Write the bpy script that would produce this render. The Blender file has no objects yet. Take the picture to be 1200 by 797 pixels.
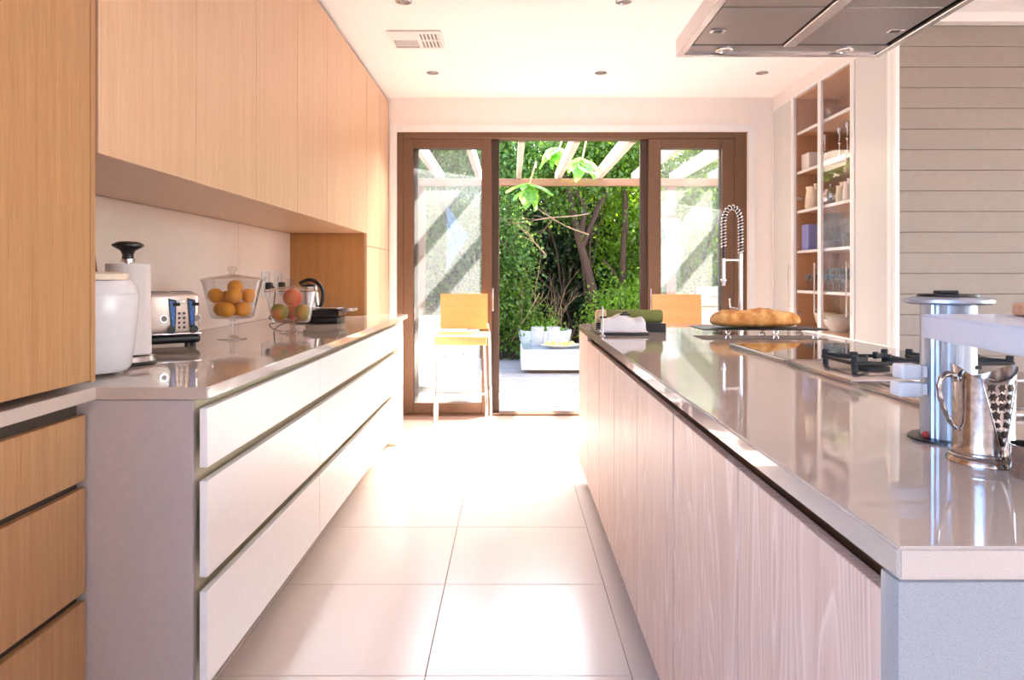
import bpy, bmesh, math, random
import numpy as np
from mathutils import Vector, Matrix
random.seed(7); np.random.seed(7)
S = bpy.context.scene
C = S.collection
PI = math.pi

# ---------------------------------------------------------------- camera
cd = bpy.data.cameras.new('camera'); cam = bpy.data.objects.new('camera', cd); C.objects.link(cam)
cam.location = (0, 0, 1.2); cam.rotation_euler = (PI/2, 0, 0)
cd.sensor_width = 36; cd.sensor_fit = 'HORIZONTAL'; cd.lens = 24.45
cd.shift_x = 0.00083; cd.shift_y = -0.0621; cd.clip_start = 0.02
S.camera = cam
# ---------------------------------------------------------------- world
w = bpy.data.worlds.new('world'); S.world = w; w.use_nodes = True
nt = w.node_tree; bg = nt.nodes['Background']
sk = nt.nodes.new('ShaderNodeTexSky'); sk.sky_type = 'NISHITA'; sk.sun_disc = False
sk.sun_elevation = math.radians(40); sk.sun_rotation = math.radians(46); sk.air_density = 1.0; sk.dust_density = 2.0
nt.links.new(sk.outputs[0], bg.inputs[0]); bg.inputs[1].default_value = 1.0
# ---------------------------------------------------------------- sun
sd = bpy.data.lights.new('sun', 'SUN'); sun = bpy.data.objects.new('sun', sd); C.objects.link(sun)
sd.energy = 32; sd.angle = math.radians(0.6); sd.color = (1, .93, .84)
sun.rotation_euler = Vector((-1.03, -1.0, -1.2)).to_track_quat('-Z', 'Y').to_euler()
# daylight from the left window; front, side and doorway lamps are added fill
def area(name, loc, target, sx, sy, e, col):
    l = bpy.data.lights.new(name, 'AREA'); o = bpy.data.objects.new(name, l); C.objects.link(o)
    l.shape = 'RECTANGLE'; l.size = sx; l.size_y = sy; l.energy = e; l.color = col
    o.location = loc; o.rotation_euler = (Vector(target)-Vector(loc)).to_track_quat('-Z', 'Z').to_euler()
    return o
area('window_daylight_front', (3.1, -3.3, 1.5), (1.4, 3, 1.2), 1.3, 2.0, 9, (.6, .75, 1))  # fill lamp added behind the camera, at an added window
area('window_daylight_side', (4.75, .9, 1.55), (0, 1.6, 1.3), 3.4, 1.7, 25, (1, .95, .92))  # fill lamp added to brighten the left cabinets and floor
area('window_daylight_left', (-1.66, -1.2, 1.55), (.4, .2, 1.0), 2.2, 1.5, 36, (.13, .41, 1))
area('door_daylight', (.5, 5.86, 2.05), (.25, 4.85, .2), 2.9, .7, 36, (1, .98, .96)).data.spread = math.radians(80)  # lamp added inside the doorway to boost daylight on the floor
# ---------------------------------------------------------------- exposure
S.view_settings.view_transform = 'Standard'; S.view_settings.look = 'None'
S.view_settings.exposure = 0.90; S.view_settings.gamma = 1.0
S.view_settings.use_curve_mapping = False

# ================================================================ materials
def L(c):
    return tuple(((x/255)/12.92 if x/255 <= .04045 else ((x/255+.055)/1.055)**2.4) for x in c)+(1,)
def newmat(name):
    m = bpy.data.materials.new(name); m.use_nodes = True
    n = m.node_tree; b = n.nodes['Principled BSDF']; return m, n, b
def nd(n, t, **k):
    x = n.nodes.new(t)
    for a, v in k.items(): setattr(x, a, v)
    return x
def coords(n, scale, rnd=True):
    tc = nd(n, 'ShaderNodeTexCoord'); mp = nd(n, 'ShaderNodeMapping'); mp.inputs['Scale'].default_value = scale
    if rnd:
        oi = nd(n, 'ShaderNodeObjectInfo'); mu = nd(n, 'ShaderNodeMath', operation='MULTIPLY'); mu.inputs[1].default_value = 17.0
        ad = nd(n, 'ShaderNodeVectorMath', operation='ADD')
        n.links.new(oi.outputs['Random'], mu.inputs[0]); n.links.new(tc.outputs['Object'], ad.inputs[0]); n.links.new(mu.outputs[0], ad.inputs[1])
        n.links.new(ad.outputs[0], mp.inputs[0])
    else: n.links.new(tc.outputs['Object'], mp.inputs[0])
    return mp
def ramp(n, fac, stops):
    r = nd(n, 'ShaderNodeValToRGB'); e = r.color_ramp.elements
    while len(e) < len(stops): e.new(.5)
    for i, (p, c) in enumerate(stops): e[i].position = p; e[i].color = c
    n.links.new(fac, r.inputs[0]); return r
def bump(n, b, h, s, d=.002):
    u = nd(n, 'ShaderNodeBump'); u.inputs['Strength'].default_value = s; u.inputs['Distance'].default_value = d
    n.links.new(h, u.inputs['Height']); n.links.new(u.outputs[0], b.inputs['Normal'])
def plain(name, col, rough=.5, metal=0, spec=.5, var=.03, scale=8, bmp=0, coat=0):
    m, n, b = newmat(name); c = L(col)
    mp = coords(n, (scale,)*3); no = nd(n, 'ShaderNodeTexNoise'); no.inputs['Detail'].default_value = 5
    n.links.new(mp.outputs[0], no.inputs[0])
    lo = tuple(max(0, x*(1-var*2)) for x in c[:3])+(1,); hi = tuple(min(1, x*(1+var*2)) for x in c[:3])+(1,)
    r = ramp(n, no.outputs[0], [(.3, lo), (.7, hi)]); n.links.new(r.outputs[0], b.inputs['Base Color'])
    b.inputs['Roughness'].default_value = rough; b.inputs['Metallic'].default_value = metal
    b.inputs['Specular IOR Level'].default_value = spec; b.inputs['Coat Weight'].default_value = coat
    if bmp: bump(n, b, no.outputs[0], bmp)
    return m
def wood(name, c0, c1, axis='Z', freq=38, rough=.42, dist=1.2, cath=0.0, c2=None, bm_=.12):
    m, n, b = newmat(name)
    st = {'Z': (freq, freq, 1.3), 'Y': (freq, 1.3, freq), 'X': (1.3, freq, freq)}[axis]
    mp = coords(n, st); no = nd(n, 'ShaderNodeTexNoise'); no.inputs['Detail'].default_value = 8; no.inputs['Roughness'].default_value = .65
    no.inputs['Distortion'].default_value = dist; n.links.new(mp.outputs[0], no.inputs[0])
    st2 = tuple(x*.16 for x in st); mp2 = coords(n, st2); n2 = nd(n, 'ShaderNodeTexNoise'); n2.inputs['Detail'].default_value = 3
    n.links.new(mp2.outputs[0], n2.inputs[0])
    mx = nd(n, 'ShaderNodeMath', operation='MULTIPLY_ADD'); mx.inputs[1].default_value = .65
    m3 = nd(n, 'ShaderNodeMath', operation='MULTIPLY'); m3.inputs[1].default_value = .35
    n.links.new(n2.outputs[0], m3.inputs[0]); n.links.new(no.outputs[0], mx.inputs[0]); n.links.new(m3.outputs[0], mx.inputs[2])
    r = ramp(n, mx.outputs[0], [(.34, L(c0)), (.66, L(c1))]); out = r.outputs[0]
    if cath:
        st3 = tuple(3.2 if x > 2 else .30 for x in st); mp3 = coords(n, st3); n4 = nd(n, 'ShaderNodeTexNoise'); n4.inputs['Scale'].default_value = 1.6
        n4.inputs['Detail'].default_value = 2; n4.inputs['Roughness'].default_value = .35; n4.inputs['Distortion'].default_value = .3; n.links.new(mp3.outputs[0], n4.inputs[0])
        ml = nd(n, 'ShaderNodeMath', operation='MULTIPLY'); ml.inputs[1].default_value = 30; n.links.new(n4.outputs[0], ml.inputs[0])
        fx = nd(n, 'ShaderNodeMath', operation='FRACT'); n.links.new(ml.outputs[0], fx.inputs[0])
        rr = ramp(n, fx.outputs[0], [(.0, (0, 0, 0, 1)), (.38, (cath*.4,)*3+(1,)), (.5, (cath,)*3+(1,)), (.62, (0, 0, 0, 1))])
        mi = nd(n, 'ShaderNodeMix', data_type='RGBA'); n.links.new(rr.outputs[0], mi.inputs[0]); n.links.new(out, mi.inputs[6]); mi.inputs[7].default_value = L(c2)
        out = mi.outputs[2]
    n.links.new(out, b.inputs['Base Color']); b.inputs['Roughness'].default_value = rough
    bump(n, b, no.outputs[0], bm_, .001)
    return m
def speck(name, col, dark, rough=.1, scale=260, amt=.62):
    m, n, b = newmat(name); mp = coords(n, (scale,)*3, False)
    v = nd(n, 'ShaderNodeTexNoise'); v.inputs['Detail'].default_value = 1; n.links.new(mp.outputs[0], v.inputs[0])
    r = ramp(n, v.outputs[0], [(amt, L(col)), (amt+.1, L(dark))])
    mp2 = coords(n, (scale*2.1,)*3, False); v2 = nd(n, 'ShaderNodeTexNoise'); n.links.new(mp2.outputs[0], v2.inputs[0])
    r2 = ramp(n, v2.outputs[0], [(.3, (.9, .9, .9, 1)), (.7, (1.08, 1.08, 1.08, 1))])
    mi = nd(n, 'ShaderNodeMix', data_type='RGBA', blend_type='MULTIPLY'); mi.inputs[0].default_value = 1
    n.links.new(r.outputs[0], mi.inputs[6]); n.links.new(r2.outputs[0], mi.inputs[7]); n.links.new(mi.outputs[2], b.inputs['Base Color'])
    b.inputs['Roughness'].default_value = rough; return m
def glass(name, tint=(1, 1, 1), edge=.55, rough=0.0, base=.04, body=0.0):
    m, n, b = newmat(name); n.nodes.remove(b); out = n.nodes['Material Output']
    t = nd(n, 'ShaderNodeBsdfTransparent'); t.inputs[0].default_value = tint+(1,)
    g = nd(n, 'ShaderNodeBsdfGlossy'); g.inputs['Roughness'].default_value = rough
    lw = nd(n, 'ShaderNodeLayerWeight'); lw.inputs[0].default_value = .5
    p = nd(n, 'ShaderNodeMath', operation='POWER'); p.inputs[1].default_value = 3.2; n.links.new(lw.outputs['Facing'], p.inputs[0])
    a = nd(n, 'ShaderNodeMath', operation='MULTIPLY_ADD'); a.inputs[1].default_value = edge; a.inputs[2].default_value = base
    n.links.new(p.outputs[0], a.inputs[0])
    mx = nd(n, 'ShaderNodeMixShader'); n.links.new(a.outputs[0], mx.inputs[0]); n.links.new(t.outputs[0], mx.inputs[1]); n.links.new(g.outputs[0], mx.inputs[2])
    last = mx
    if body:
        d = nd(n, 'ShaderNodeBsdfDiffuse'); d.inputs[0].default_value = (.55, .55, .55, 1)
        m2 = nd(n, 'ShaderNodeMixShader'); m2.inputs[0].default_value = body
        n.links.new(mx.outputs[0], m2.inputs[1]); n.links.new(d.outputs[0], m2.inputs[2]); last = m2
    n.links.new(last.outputs[0], out.inputs[0]); return m
def dusty(name, amount):
    m, n, b = newmat(name); n.nodes.remove(b); out = n.nodes['Material Output']
    t = nd(n, 'ShaderNodeBsdfTransparent'); t.inputs[0].default_value = (.97, .98, .98, 1)
    g = nd(n, 'ShaderNodeBsdfGlossy'); g.inputs['Roughness'].default_value = .02
    fr = nd(n, 'ShaderNodeFresnel'); fr.inputs[0].default_value = 1.45
    mx = nd(n, 'ShaderNodeMixShader'); n.links.new(fr.outputs[0], mx.inputs[0]); n.links.new(t.outputs[0], mx.inputs[1]); n.links.new(g.outputs[0], mx.inputs[2])
    tr = nd(n, 'ShaderNodeBsdfTranslucent'); tr.inputs[0].default_value = (.95, .96, .95, 1)
    mp = coords(n, (30, 30, 12)); no = nd(n, 'ShaderNodeTexNoise'); no.inputs['Detail'].default_value = 8; no.inputs['Roughness'].default_value = .8; n.links.new(mp.outputs[0], no.inputs[0])
    r = ramp(n, no.outputs[0], [(.35, (amount*.75,)*3+(1,)), (.7, (amount*1.3,)*3+(1,))])
    m2 = nd(n, 'ShaderNodeMixShader'); n.links.new(r.outputs[0], m2.inputs[0]); n.links.new(mx.outputs[0], m2.inputs[1]); n.links.new(tr.outputs[0], m2.inputs[2])
    n.links.new(m2.outputs[0], out.inputs[0]); return m
def frosted(name):
    m, n, b = newmat(name); n.nodes.remove(b); out = n.nodes['Material Output']
    r = nd(n, 'ShaderNodeBsdfRefraction'); r.inputs['Roughness'].default_value = .22; r.inputs['IOR'].default_value = 1.03; r.inputs[0].default_value = (.95, .97, .96, 1)
    d = nd(n, 'ShaderNodeBsdfDiffuse'); d.inputs[0].default_value = L((246, 245, 242))
    g = nd(n, 'ShaderNodeBsdfGlossy'); g.inputs['Roughness'].default_value = .25
    mx = nd(n, 'ShaderNodeMixShader'); mx.inputs[0].default_value = .58; n.links.new(r.outputs[0], mx.inputs[1]); n.links.new(d.outputs[0], mx.inputs[2])
    m2 = nd(n, 'ShaderNodeMixShader'); m2.inputs[0].default_value = .08; n.links.new(mx.outputs[0], m2.inputs[1]); n.links.new(g.outputs[0], m2.inputs[2])
    mp = coords(n, (60, 60, 60)); no = nd(n, 'ShaderNodeTexNoise'); n.links.new(mp.outputs[0], no.inputs[0])
    n.links.new(m2.outputs[0], out.inputs[0]); return m
def leafm(name, c0, c1, c2, scale=9, trans=.45):
    m, n, b = newmat(name); out = n.nodes['Material Output']
    mp = coords(n, (scale,)*3); no = nd(n, 'ShaderNodeTexNoise'); no.inputs['Detail'].default_value = 4; no.inputs['Roughness'].default_value = .8; n.links.new(mp.outputs[0], no.inputs[0])
    r = ramp(n, no.outputs[0], [(.33, L(c0)), (.5, L(c1)), (.68, L(c2))])
    n.links.new(r.outputs[0], b.inputs['Base Color']); b.inputs['Roughness'].default_value = .35
    tr = nd(n, 'ShaderNodeBsdfTranslucent')
    hs = nd(n, 'ShaderNodeHueSaturation'); hs.inputs['Value'].default_value = 1.7; hs.inputs['Saturation'].default_value = 1.1; hs.inputs['Hue'].default_value = .485
    n.links.new(r.outputs[0], hs.inputs['Color']); n.links.new(hs.outputs[0], tr.inputs[0])
    mx = nd(n, 'ShaderNodeMixShader'); mx.inputs[0].default_value = trans
    n.links.new(b.outputs[0], mx.inputs[1]); n.links.new(tr.outputs[0], mx.inputs[2]); n.links.new(mx.outputs[0], out.inputs[0]); return m

M = dict(
 oak_tall=wood('oak_tall', (162, 114, 70), (192, 148, 102), freq=46, rough=.45),
 oak=wood('oak_upper', (200, 158, 122), (220, 184, 150), freq=40, rough=.36),
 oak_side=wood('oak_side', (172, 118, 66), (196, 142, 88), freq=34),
 ash=wood('limed_ash', (196, 160, 140), (220, 188, 170), freq=30, rough=.4, cath=.6, c2=(240, 218, 206)),
 walnut=wood('dark_groove_wood', (70, 40, 26), (128, 84, 58), axis='Y', freq=26, rough=.3, cath=.4, c2=(150, 110, 84)),
 oak_in=wood('cabinet_inside_wood', (190, 138, 94), (212, 160, 114), freq=20),
 stool_wood=wood('stool_ply', (228, 158, 96), (238, 176, 118), axis='X', freq=30, rough=.35, bm_=.02),
 board_wood=wood('turned_wood', (170, 118, 84), (200, 150, 114), freq=60),
 deck=wood('weathered_deck', (138, 130, 128), (182, 174, 172), axis='X', freq=30, rough=.7),
 rafter=wood('pergola_timber', (178, 160, 142), (208, 194, 178), axis='Y', freq=26, rough=.6),
 beam=wood('pergola_beam', (120, 86, 62), (150, 112, 84), axis='X', freq=26, rough=.6),
 postw=wood('pergola_post', (88, 66, 52), (116, 88, 70), freq=26, rough=.6),
 bark=plain('bark', (66, 46, 34), .9, var=.3, scale=30, bmp=.8),
 twig=plain('pale_twig', (164, 132, 100), .8, var=.2, scale=30),
 quartz=speck('quartz', (192, 174, 160), (150, 132, 120), .035),
 quartz_end=speck('quartz_matte', (156, 153, 153), (104, 102, 106), .3, 240, .60),  # same stone as the top, darkened and cooled in colour for its shaded end
 white_lacq=plain('white_lacquer', (240, 234, 228), .28, var=.01),
 rail=plain('olive_channel', (214, 200, 166), .4, var=.02),
 panel_grey=plain('grey_end_panel', (182, 168, 162), .5, var=.02),  # shade on the white end panel is put into this grey
 kick=plain('kickboard', (150, 138, 130), .5),
 wall=plain('white_plaster', (240, 232, 226), .85, var=.008, scale=3),
 ceil=plain('ceiling_paint', (248, 243, 240), .9, var=.005, scale=2),
 splash=plain('pink_white_splashback', (234, 218, 210), .22, var=.008, scale=2),
 ship=plain('beige_board_paint', (150, 138, 127), .6, var=.015, scale=5),
 gap=plain('dark_gap', (70, 56, 46), .8), groove=plain('groove_shadow_paint', (150, 138, 124), .8),
 tile=speck('floor_tile', (226, 210, 201), (205, 188, 178), .22, 160, .62),
 grout=plain('grout', (150, 122, 108), .9),
 bronze=plain('bronze_aluminium', (112, 84, 64), .42, .35, var=.03),
 bronze_dark=plain('bronze_dark', (72, 54, 44), .45, .3),
 steel=plain('brushed_steel', (196, 190, 190), .26, 1, var=.03, scale=20),
 steel_dark=plain('dark_filter_steel', (150, 144, 142), .38, 1, var=.08, scale=40),
 chrome=plain('chrome', (225, 225, 228), .07, 1, var=.01),
 silver=plain('silver_plate', (190, 180, 176), .16, 1, var=.12, scale=24),
 silver_dark=plain('tarnished_silver', (70, 60, 56), .35, .9, var=.2, scale=60),  # dark colour standing for shade inside the jug's pierced openings
 alu=plain('pale_aluminium', (182, 194, 212), .33, .85, var=.01),  # blue of the window's reflection mixed into the metal colour
 frame_white=plain('white_aluminium', (238, 236, 234), .35, .1, var=.01),
 black=plain('black_plastic', (22, 20, 20), .35, var=.1), black_glass=plain('black_ceramic_glass', (16, 14, 13), .04, var=.1, coat=.5),
 iron=plain('cast_iron', (26, 24, 24), .55, var=.2, scale=60, bmp=.2),
 shelf_stone=plain('white_shelf_stone', (196, 198, 208), .3, var=.01), white_plastic=plain('white_plastic', (216, 213, 216), .22, var=.01), cream=plain('cream_lid', (228, 212, 190), .4),
 paper=plain('kitchen_paper', (226, 216, 214), .95, var=.03, scale=60, bmp=.5),
 cream_metal=plain('toaster_cream', (222, 204, 190), .22, .35, var=.02),
 blue_glow=plain('blue_window', (60, 110, 190), .15, var=.35, scale=60),  # plain blue colour of the toaster's lever slots
 red=plain('red_indicator', (170, 46, 36), .4), mahog=plain('mahogany_red', (110, 40, 28), .4),
 orange=plain('orange_peel', (240, 158, 30), .38, var=.06, scale=60, bmp=.25),
 lemon=plain('lemon_peel', (246, 226, 110), .4, var=.05, scale=30),
 towel_w=plain('white_towel', (234, 226, 222), .95, var=.04, scale=50, bmp=.6),
 towel_g=plain('olive_towel', (122, 124, 66), .95, var=.12, scale=60, bmp=.7), towel_b=plain('tan_towel_end', (214, 184, 140), .95, var=.1, scale=60, bmp=.5),
 slate=plain('slate', (44, 38, 36), .5, var=.2),
 porcelain=plain('porcelain', (244, 238, 230), .18, var=.01), cream_enamel=plain('cream_enamel', (240, 224, 196), .25),
 blue_box=plain('lavender_blue_card', (140, 150, 214), .4, var=.04), linen=plain('stacked_linen', (220, 208, 206), .9, var=.05, scale=60),
 soil=plain('garden_soil', (80, 58, 44), .95, var=.3, scale=14, bmp=.6),
 stone=plain('rough_white_stone', (140, 137, 130), .9, var=.1, scale=30, bmp=1),
 white_out=plain('white_outdoor_fabric', (206, 204, 200), .8), fence=wood('garden_fence_wood', (52, 38, 30), (84, 62, 48), freq=20, rough=.85),
 exterior=plain('exterior_render', (214, 204, 192), .9),
 leaf_a=leafm('leaf_mid', (40, 64, 28), (82, 114, 42), (146, 172, 66)),
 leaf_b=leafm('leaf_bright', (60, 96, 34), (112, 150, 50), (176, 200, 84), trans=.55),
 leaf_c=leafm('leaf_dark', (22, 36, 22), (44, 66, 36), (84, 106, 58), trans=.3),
 leaf_d=leafm('leaf_blue', (48, 80, 46), (92, 130, 64), (158, 184, 100)),
 leaf_big=leafm('leaf_big', (74, 120, 70), (110, 158, 84), (160, 196, 84), scale=5, trans=.5),
 glass=glass('clear_glass', (.95, .95, .955), edge=.85, base=.06), pane=glass('cabinet_glass', edge=.25, base=.03), pane_thin=glass('door_pane_glass', edge=.5, base=.03),
 ribbed=glass('frosted_votive', edge=.4, base=.05, body=.3),
 dust=dusty('dusty_door_glass', .065), frost=frosted('frosted_glass'),
)
# peach, bread, mango have their own patches of colour
def patchy(name, c0, c1, c2, scale, rough=.45, bmp=.1):
    m, n, b = newmat(name); mp = coords(n, (scale,)*3); no = nd(n, 'ShaderNodeTexNoise'); no.inputs['Detail'].default_value = 6; n.links.new(mp.outputs[0], no.inputs[0])
    r = ramp(n, no.outputs[0], [(.36, L(c0)), (.5, L(c1)), (.64, L(c2))]); n.links.new(r.outputs[0], b.inputs['Base Color']); b.inputs['Roughness'].default_value = rough
    if bmp: bump(n, b, no.outputs[0], bmp, .004)
    return m
M['peach'] = patchy('peach_skin', (222, 88, 52), (232, 120, 70), (240, 160, 90), 2.5)
M['mango'] = patchy('mango_skin', (120, 128, 44), (176, 150, 50), (226, 130, 60), 3)
M['crust'] = patchy('bread_crust', (182, 112, 48), (208, 144, 72), (228, 180, 116), 4, .7, .3)

# ================================================================ mesh helpers
class MB:
    def __init__(s): s.v = []; s.f = []; s.sm = []
    def add(s, v, f, smooth=False):
        o = len(s.v); s.v += [tuple(p) for p in v]; s.f += [tuple(i+o for i in q) for q in f]; s.sm += [smooth]*len(f); return s
    def box(s, x0, x1, y0, y1, z0, z1, bev=0, seg=2, mat=None):
        if x0 > x1: x0, x1 = x1, x0
        if y0 > y1: y0, y1 = y1, y0
        if z0 > z1: z0, z1 = z1, z0
        if bev:
            bm = bmesh.new(); r = bmesh.ops.create_cube(bm, size=1)
            for v in bm.verts: v.co = Vector(((v.co.x+.5)*(x1-x0)+x0, (v.co.y+.5)*(y1-y0)+y0, (v.co.z+.5)*(z1-z0)+z0))
            bmesh.ops.bevel(bm, geom=list(bm.edges), offset=bev, segments=seg, profile=.5, affect='EDGES')
            bm.verts.index_update(); V = [v.co.copy() for v in bm.verts]; F = [[v.index for v in f.verts] for f in bm.faces]; bm.free()
            if mat: V = [mat @ p for p in V]
            return s.add(V, F, seg > 1)
        V = [(x, y, z) for x in (x0, x1) for y in (y0, y1) for z in (z0, z1)]
        if mat: V = [mat @ Vector(p) for p in V]
        return s.add(V, [(0, 1, 3, 2), (4, 6, 7, 5), (0, 4, 5, 1), (2, 3, 7, 6), (0, 2, 6, 4), (1, 5, 7, 3)])
    def lathe(s, prof, n=32, c=(0, 0, 0), sx=1, sy=1, mat=None):
        V = []; F = []
        for r, z in prof:
            for k in range(n):
                a = 2*PI*k/n; p = Vector((r*math.cos(a)*sx, r*math.sin(a)*sy, z))
                if mat: p = mat @ p
                V.append(p+Vector(c))
        for i in range(len(prof)-1):
            for k in range(n): F.append((i*n+k, i*n+(k+1) % n, (i+1)*n+(k+1) % n, (i+1)*n+k))
        if prof[0][0] > 1e-5: F.append(tuple(reversed(range(n))))
        if prof[-1][0] > 1e-5: F.append(tuple((len(prof)-1)*n+k for k in range(n)))
        return s.add(V, F, True)
    def ring(s, prof, n=32, c=(0, 0, 0), mat=None):   # closed profile
        V = []; F = []; m_ = len(prof)
        for r, z in prof:
            for k in range(n):
                a = 2*PI*k/n; p = Vector((r*math.cos(a), r*math.sin(a), z))
                if mat: p = mat @ p
                V.append(p+Vector(c))
        for i in range(m_):
            j = (i+1) % m_
            for k in range(n): F.append((i*n+k, i*n+(k+1) % n, j*n+(k+1) % n, j*n+k))
        return s.add(V, F, True)
    def tube(s, pts, r, n=10):
        pts = [Vector(p) for p in pts]; rs = r if isinstance(r, (list, tuple)) else [r]*len(pts)
        V = []; F = []; up = Vector((.13, .21, 1)).normalized(); prev = None
        for i, p in enumerate(pts):
            t = (pts[min(i+1, len(pts)-1)]-pts[max(i-1, 0)]).normalized()
            if prev is None:
                a = t.cross(up)
                if a.length < .1: a = t.cross(Vector((1, 0, 0)))
            else: a = prev-t*prev.dot(t)
            a.normalize(); prev = a; b = t.cross(a)
            for k in range(n):
                g = 2*PI*k/n; V.append(p+(a*math.cos(g)+b*math.sin(g))*rs[i])
        for i in range(len(pts)-1):
            for k in range(n): F.append((i*n+k, i*n+(k+1) % n, (i+1)*n+(k+1) % n, (i+1)*n+k))
        F.append(tuple(reversed(range(n)))); F.append(tuple((len(pts)-1)*n+k for k in range(n)))
        return s.add(V, F, True)
    def prism(s, poly, z0, z1):  # polygon in xy
        n = len(poly); V = [(x, y, z0) for x, y in poly]+[(x, y, z1) for x, y in poly]
        F = [tuple(reversed(range(n))), tuple(range(n, 2*n))]+[(i, (i+1) % n, n+(i+1) % n, n+i) for i in range(n)]
        return s.add(V, F)
    def sphere(s, c, r, n=20, sc=(1, 1, 1), mat=None):
        pr = [(max(0, r*math.sin(PI*i/(n//2))), -r*math.cos(PI*i/(n//2))) for i in range(n//2+1)]
        pr[0] = (0, -r); pr[-1] = (0, r)
        V = []; F = []; m_ = len(pr)
        for rr, z in pr:
            for k in range(n):
                a = 2*PI*k/n; p = Vector((rr*math.cos(a)*sc[0], rr*math.sin(a)*sc[1], z*sc[2]))
                if mat: p = mat @ p
                V.append(p+Vector(c))
        for i in range(m_-1):
            for k in range(n): F.append((i*n+k, i*n+(k+1) % n, (i+1)*n+(k+1) % n, (i+1)*n+k))
        return s.add(V, F, True)
    def mesh(s, name, mat):
        me = bpy.data.meshes.new(name); me.from_pydata(s.v, [], s.f); me.polygons.foreach_set('use_smooth', s.sm)
        me.materials.append(M[mat] if isinstance(mat, str) else mat)
        bm = bmesh.new(); bm.from_mesh(me); bmesh.ops.remove_doubles(bm, verts=bm.verts, dist=1e-6)
        bmesh.ops.recalc_face_normals(bm, faces=bm.faces)
        for e in bm.edges:
            if len(e.link_faces) == 2 and e.calc_face_angle(0) > .75: e.smooth = False
        bm.to_mesh(me); bm.free(); return me
    def build(s, name, mat, parent=None, kind=None, loc=None, label=None):
        o = bpy.data.objects.new(name, s.mesh(name, mat)); C.objects.link(o)
        if parent: o.parent = parent
        if kind: o['kind'] = kind
        if loc: o.location = loc
        if label: o['label'] = label
        return o
def tag(o, label, cat, group=None):
    o['label'] = label; o['category'] = cat
    if group: o['group'] = group
    return o
def thing(name, label, cat, loc=(0, 0, 0), rz=0, group=None, kind=None):
    o = bpy.data.objects.new(name, None); C.objects.link(o); o.empty_display_size = .05
    o.location = loc; o.rotation_euler = (0, 0, rz)
    if kind: o['kind'] = kind
    if cat: tag(o, label, cat, group)
    return o
def copy_tree(o, parent=None):
    c = o.copy(); C.objects.link(c); c.parent = parent
    for ch in list(o.children): copy_tree(ch, c)
    return c
def bx(name, mat, parent, x0, x1, y0, y1, z0, z1, bev=0, seg=2, kind=None, label=None):
    return MB().box(x0, x1, y0, y1, z0, z1, bev, seg).build(name, mat, parent, kind, label=label)
def at(x, y, h):  # pixel + height on a horizontal plane
    d = (h-1.2)*815/(324-y); return ((x-599)*d/815, d)

# ================================================================ setting
CEIL = 2.735; XL = -1.62; YB = 5.97; H = .92
f = bx('floor', 'grout', None, -1.7, 4.7, -3.2, 6.1, -.08, -.004, kind='structure')
xs = [-.258+.6205*k for k in range(-3, 9)]; ys = [2.09+.6195*k for k in range(-9, 7)]
tilem = MB().box(-.309, .309, -.3085, .3085, -.006, 0, .0012, 1).mesh('floor_tile', 'tile')
for i in range(len(xs)-1):
    for j in range(len(ys)-1):
        x0, x1, y0, y1 = xs[i], xs[i+1], ys[j], ys[j+1]
        if x1 < -1.3 or y1 < -3: continue
        o = bpy.data.objects.new('floor_tile', tilem); C.objects.link(o); o.parent = f
        yy1 = min(y1, 6.03); o.location = ((x0+x1)/2, (y0+yy1)/2, 0); o.scale = (1, (yy1-y0)/(y1-y0), 1)
bx('ceiling', 'ceil', None, -1.8, 4.8, -3.4, 6.2, CEIL, CEIL+.15, kind='structure')
# left wall
wl = MB(); wl.box(XL-.2, XL, -3.4, -2.4, 0, CEIL); wl.box(XL-.2, XL, 0, 6.2, 0, CEIL); wl.box(XL-.2, XL, -2.4, 0, 0, .75); wl.box(XL-.2, XL, -2.4, 0, 2.35, CEIL)
wl = wl.build('wall_left', 'wall', None, 'structure')
for a, b in ((1.76, 4.10), (4.103, 5.058)):
    bx('splashback_panel', 'splash', wl, XL+.0005, XL+.012, a, b, H+.001, 1.512)
# far wall with opening  X -.98..2.01, z 0..2.437
wb = MB()
wb.box(-1.62, -.985, YB, YB+.2, 0, CEIL); wb.box(2.035, 4.7, YB, YB+.2, 0, CEIL); wb.box(-.985, 2.035, YB, YB+.2, 2.445, CEIL)
wb.build('wall_back', 'wall', None, 'structure')
# shiplap wall facing the camera
ws = bx('wall_right', 'groove', None, 2.262, 4.7, 4.118, 4.2, 0, CEIL, kind='structure')
z = 2.676
while z > 0.02:
    z0 = max(z-.1215, 0)
    bx('wall_board', 'ship', ws, 2.262, 4.6, 4.096, 4.1185, z0+.0012, z-.0012, .0015, 1); z -= .1215
bx('trim_1', 'frame_white', None, 2.238, 2.2615, 4.05, 4.14, 0, 2.66, kind='structure')
bx('trim_2', 'wall', None, 2.262, 4.6, 4.03, 4.1, 2.678, CEIL-.001, kind='structure')
wside = MB()
wside.box(4.6, 4.8, -3.4, -.9, 0, CEIL); wside.box(4.6, 4.8, 2.7, 6.2, 0, CEIL); wside.box(4.6, 4.8, -.9, 2.7, 0, .65); wside.box(4.6, 4.8, -.9, 2.7, 2.45, CEIL)
wside.build('wall_side', 'wall', None, 'structure')
wf = MB()
wf.box(-1.8, 2.4, -3.4, -3.2, 0, CEIL); wf.box(3.8, 4.8, -3.4, -3.2, 0, CEIL); wf.box(2.4, 3.8, -3.4, -3.2, 0, .45); wf.box(2.4, 3.8, -3.4, -3.2, 2.55, CEIL)
wf.build('wall_front', 'wall', None, 'structure')
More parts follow.
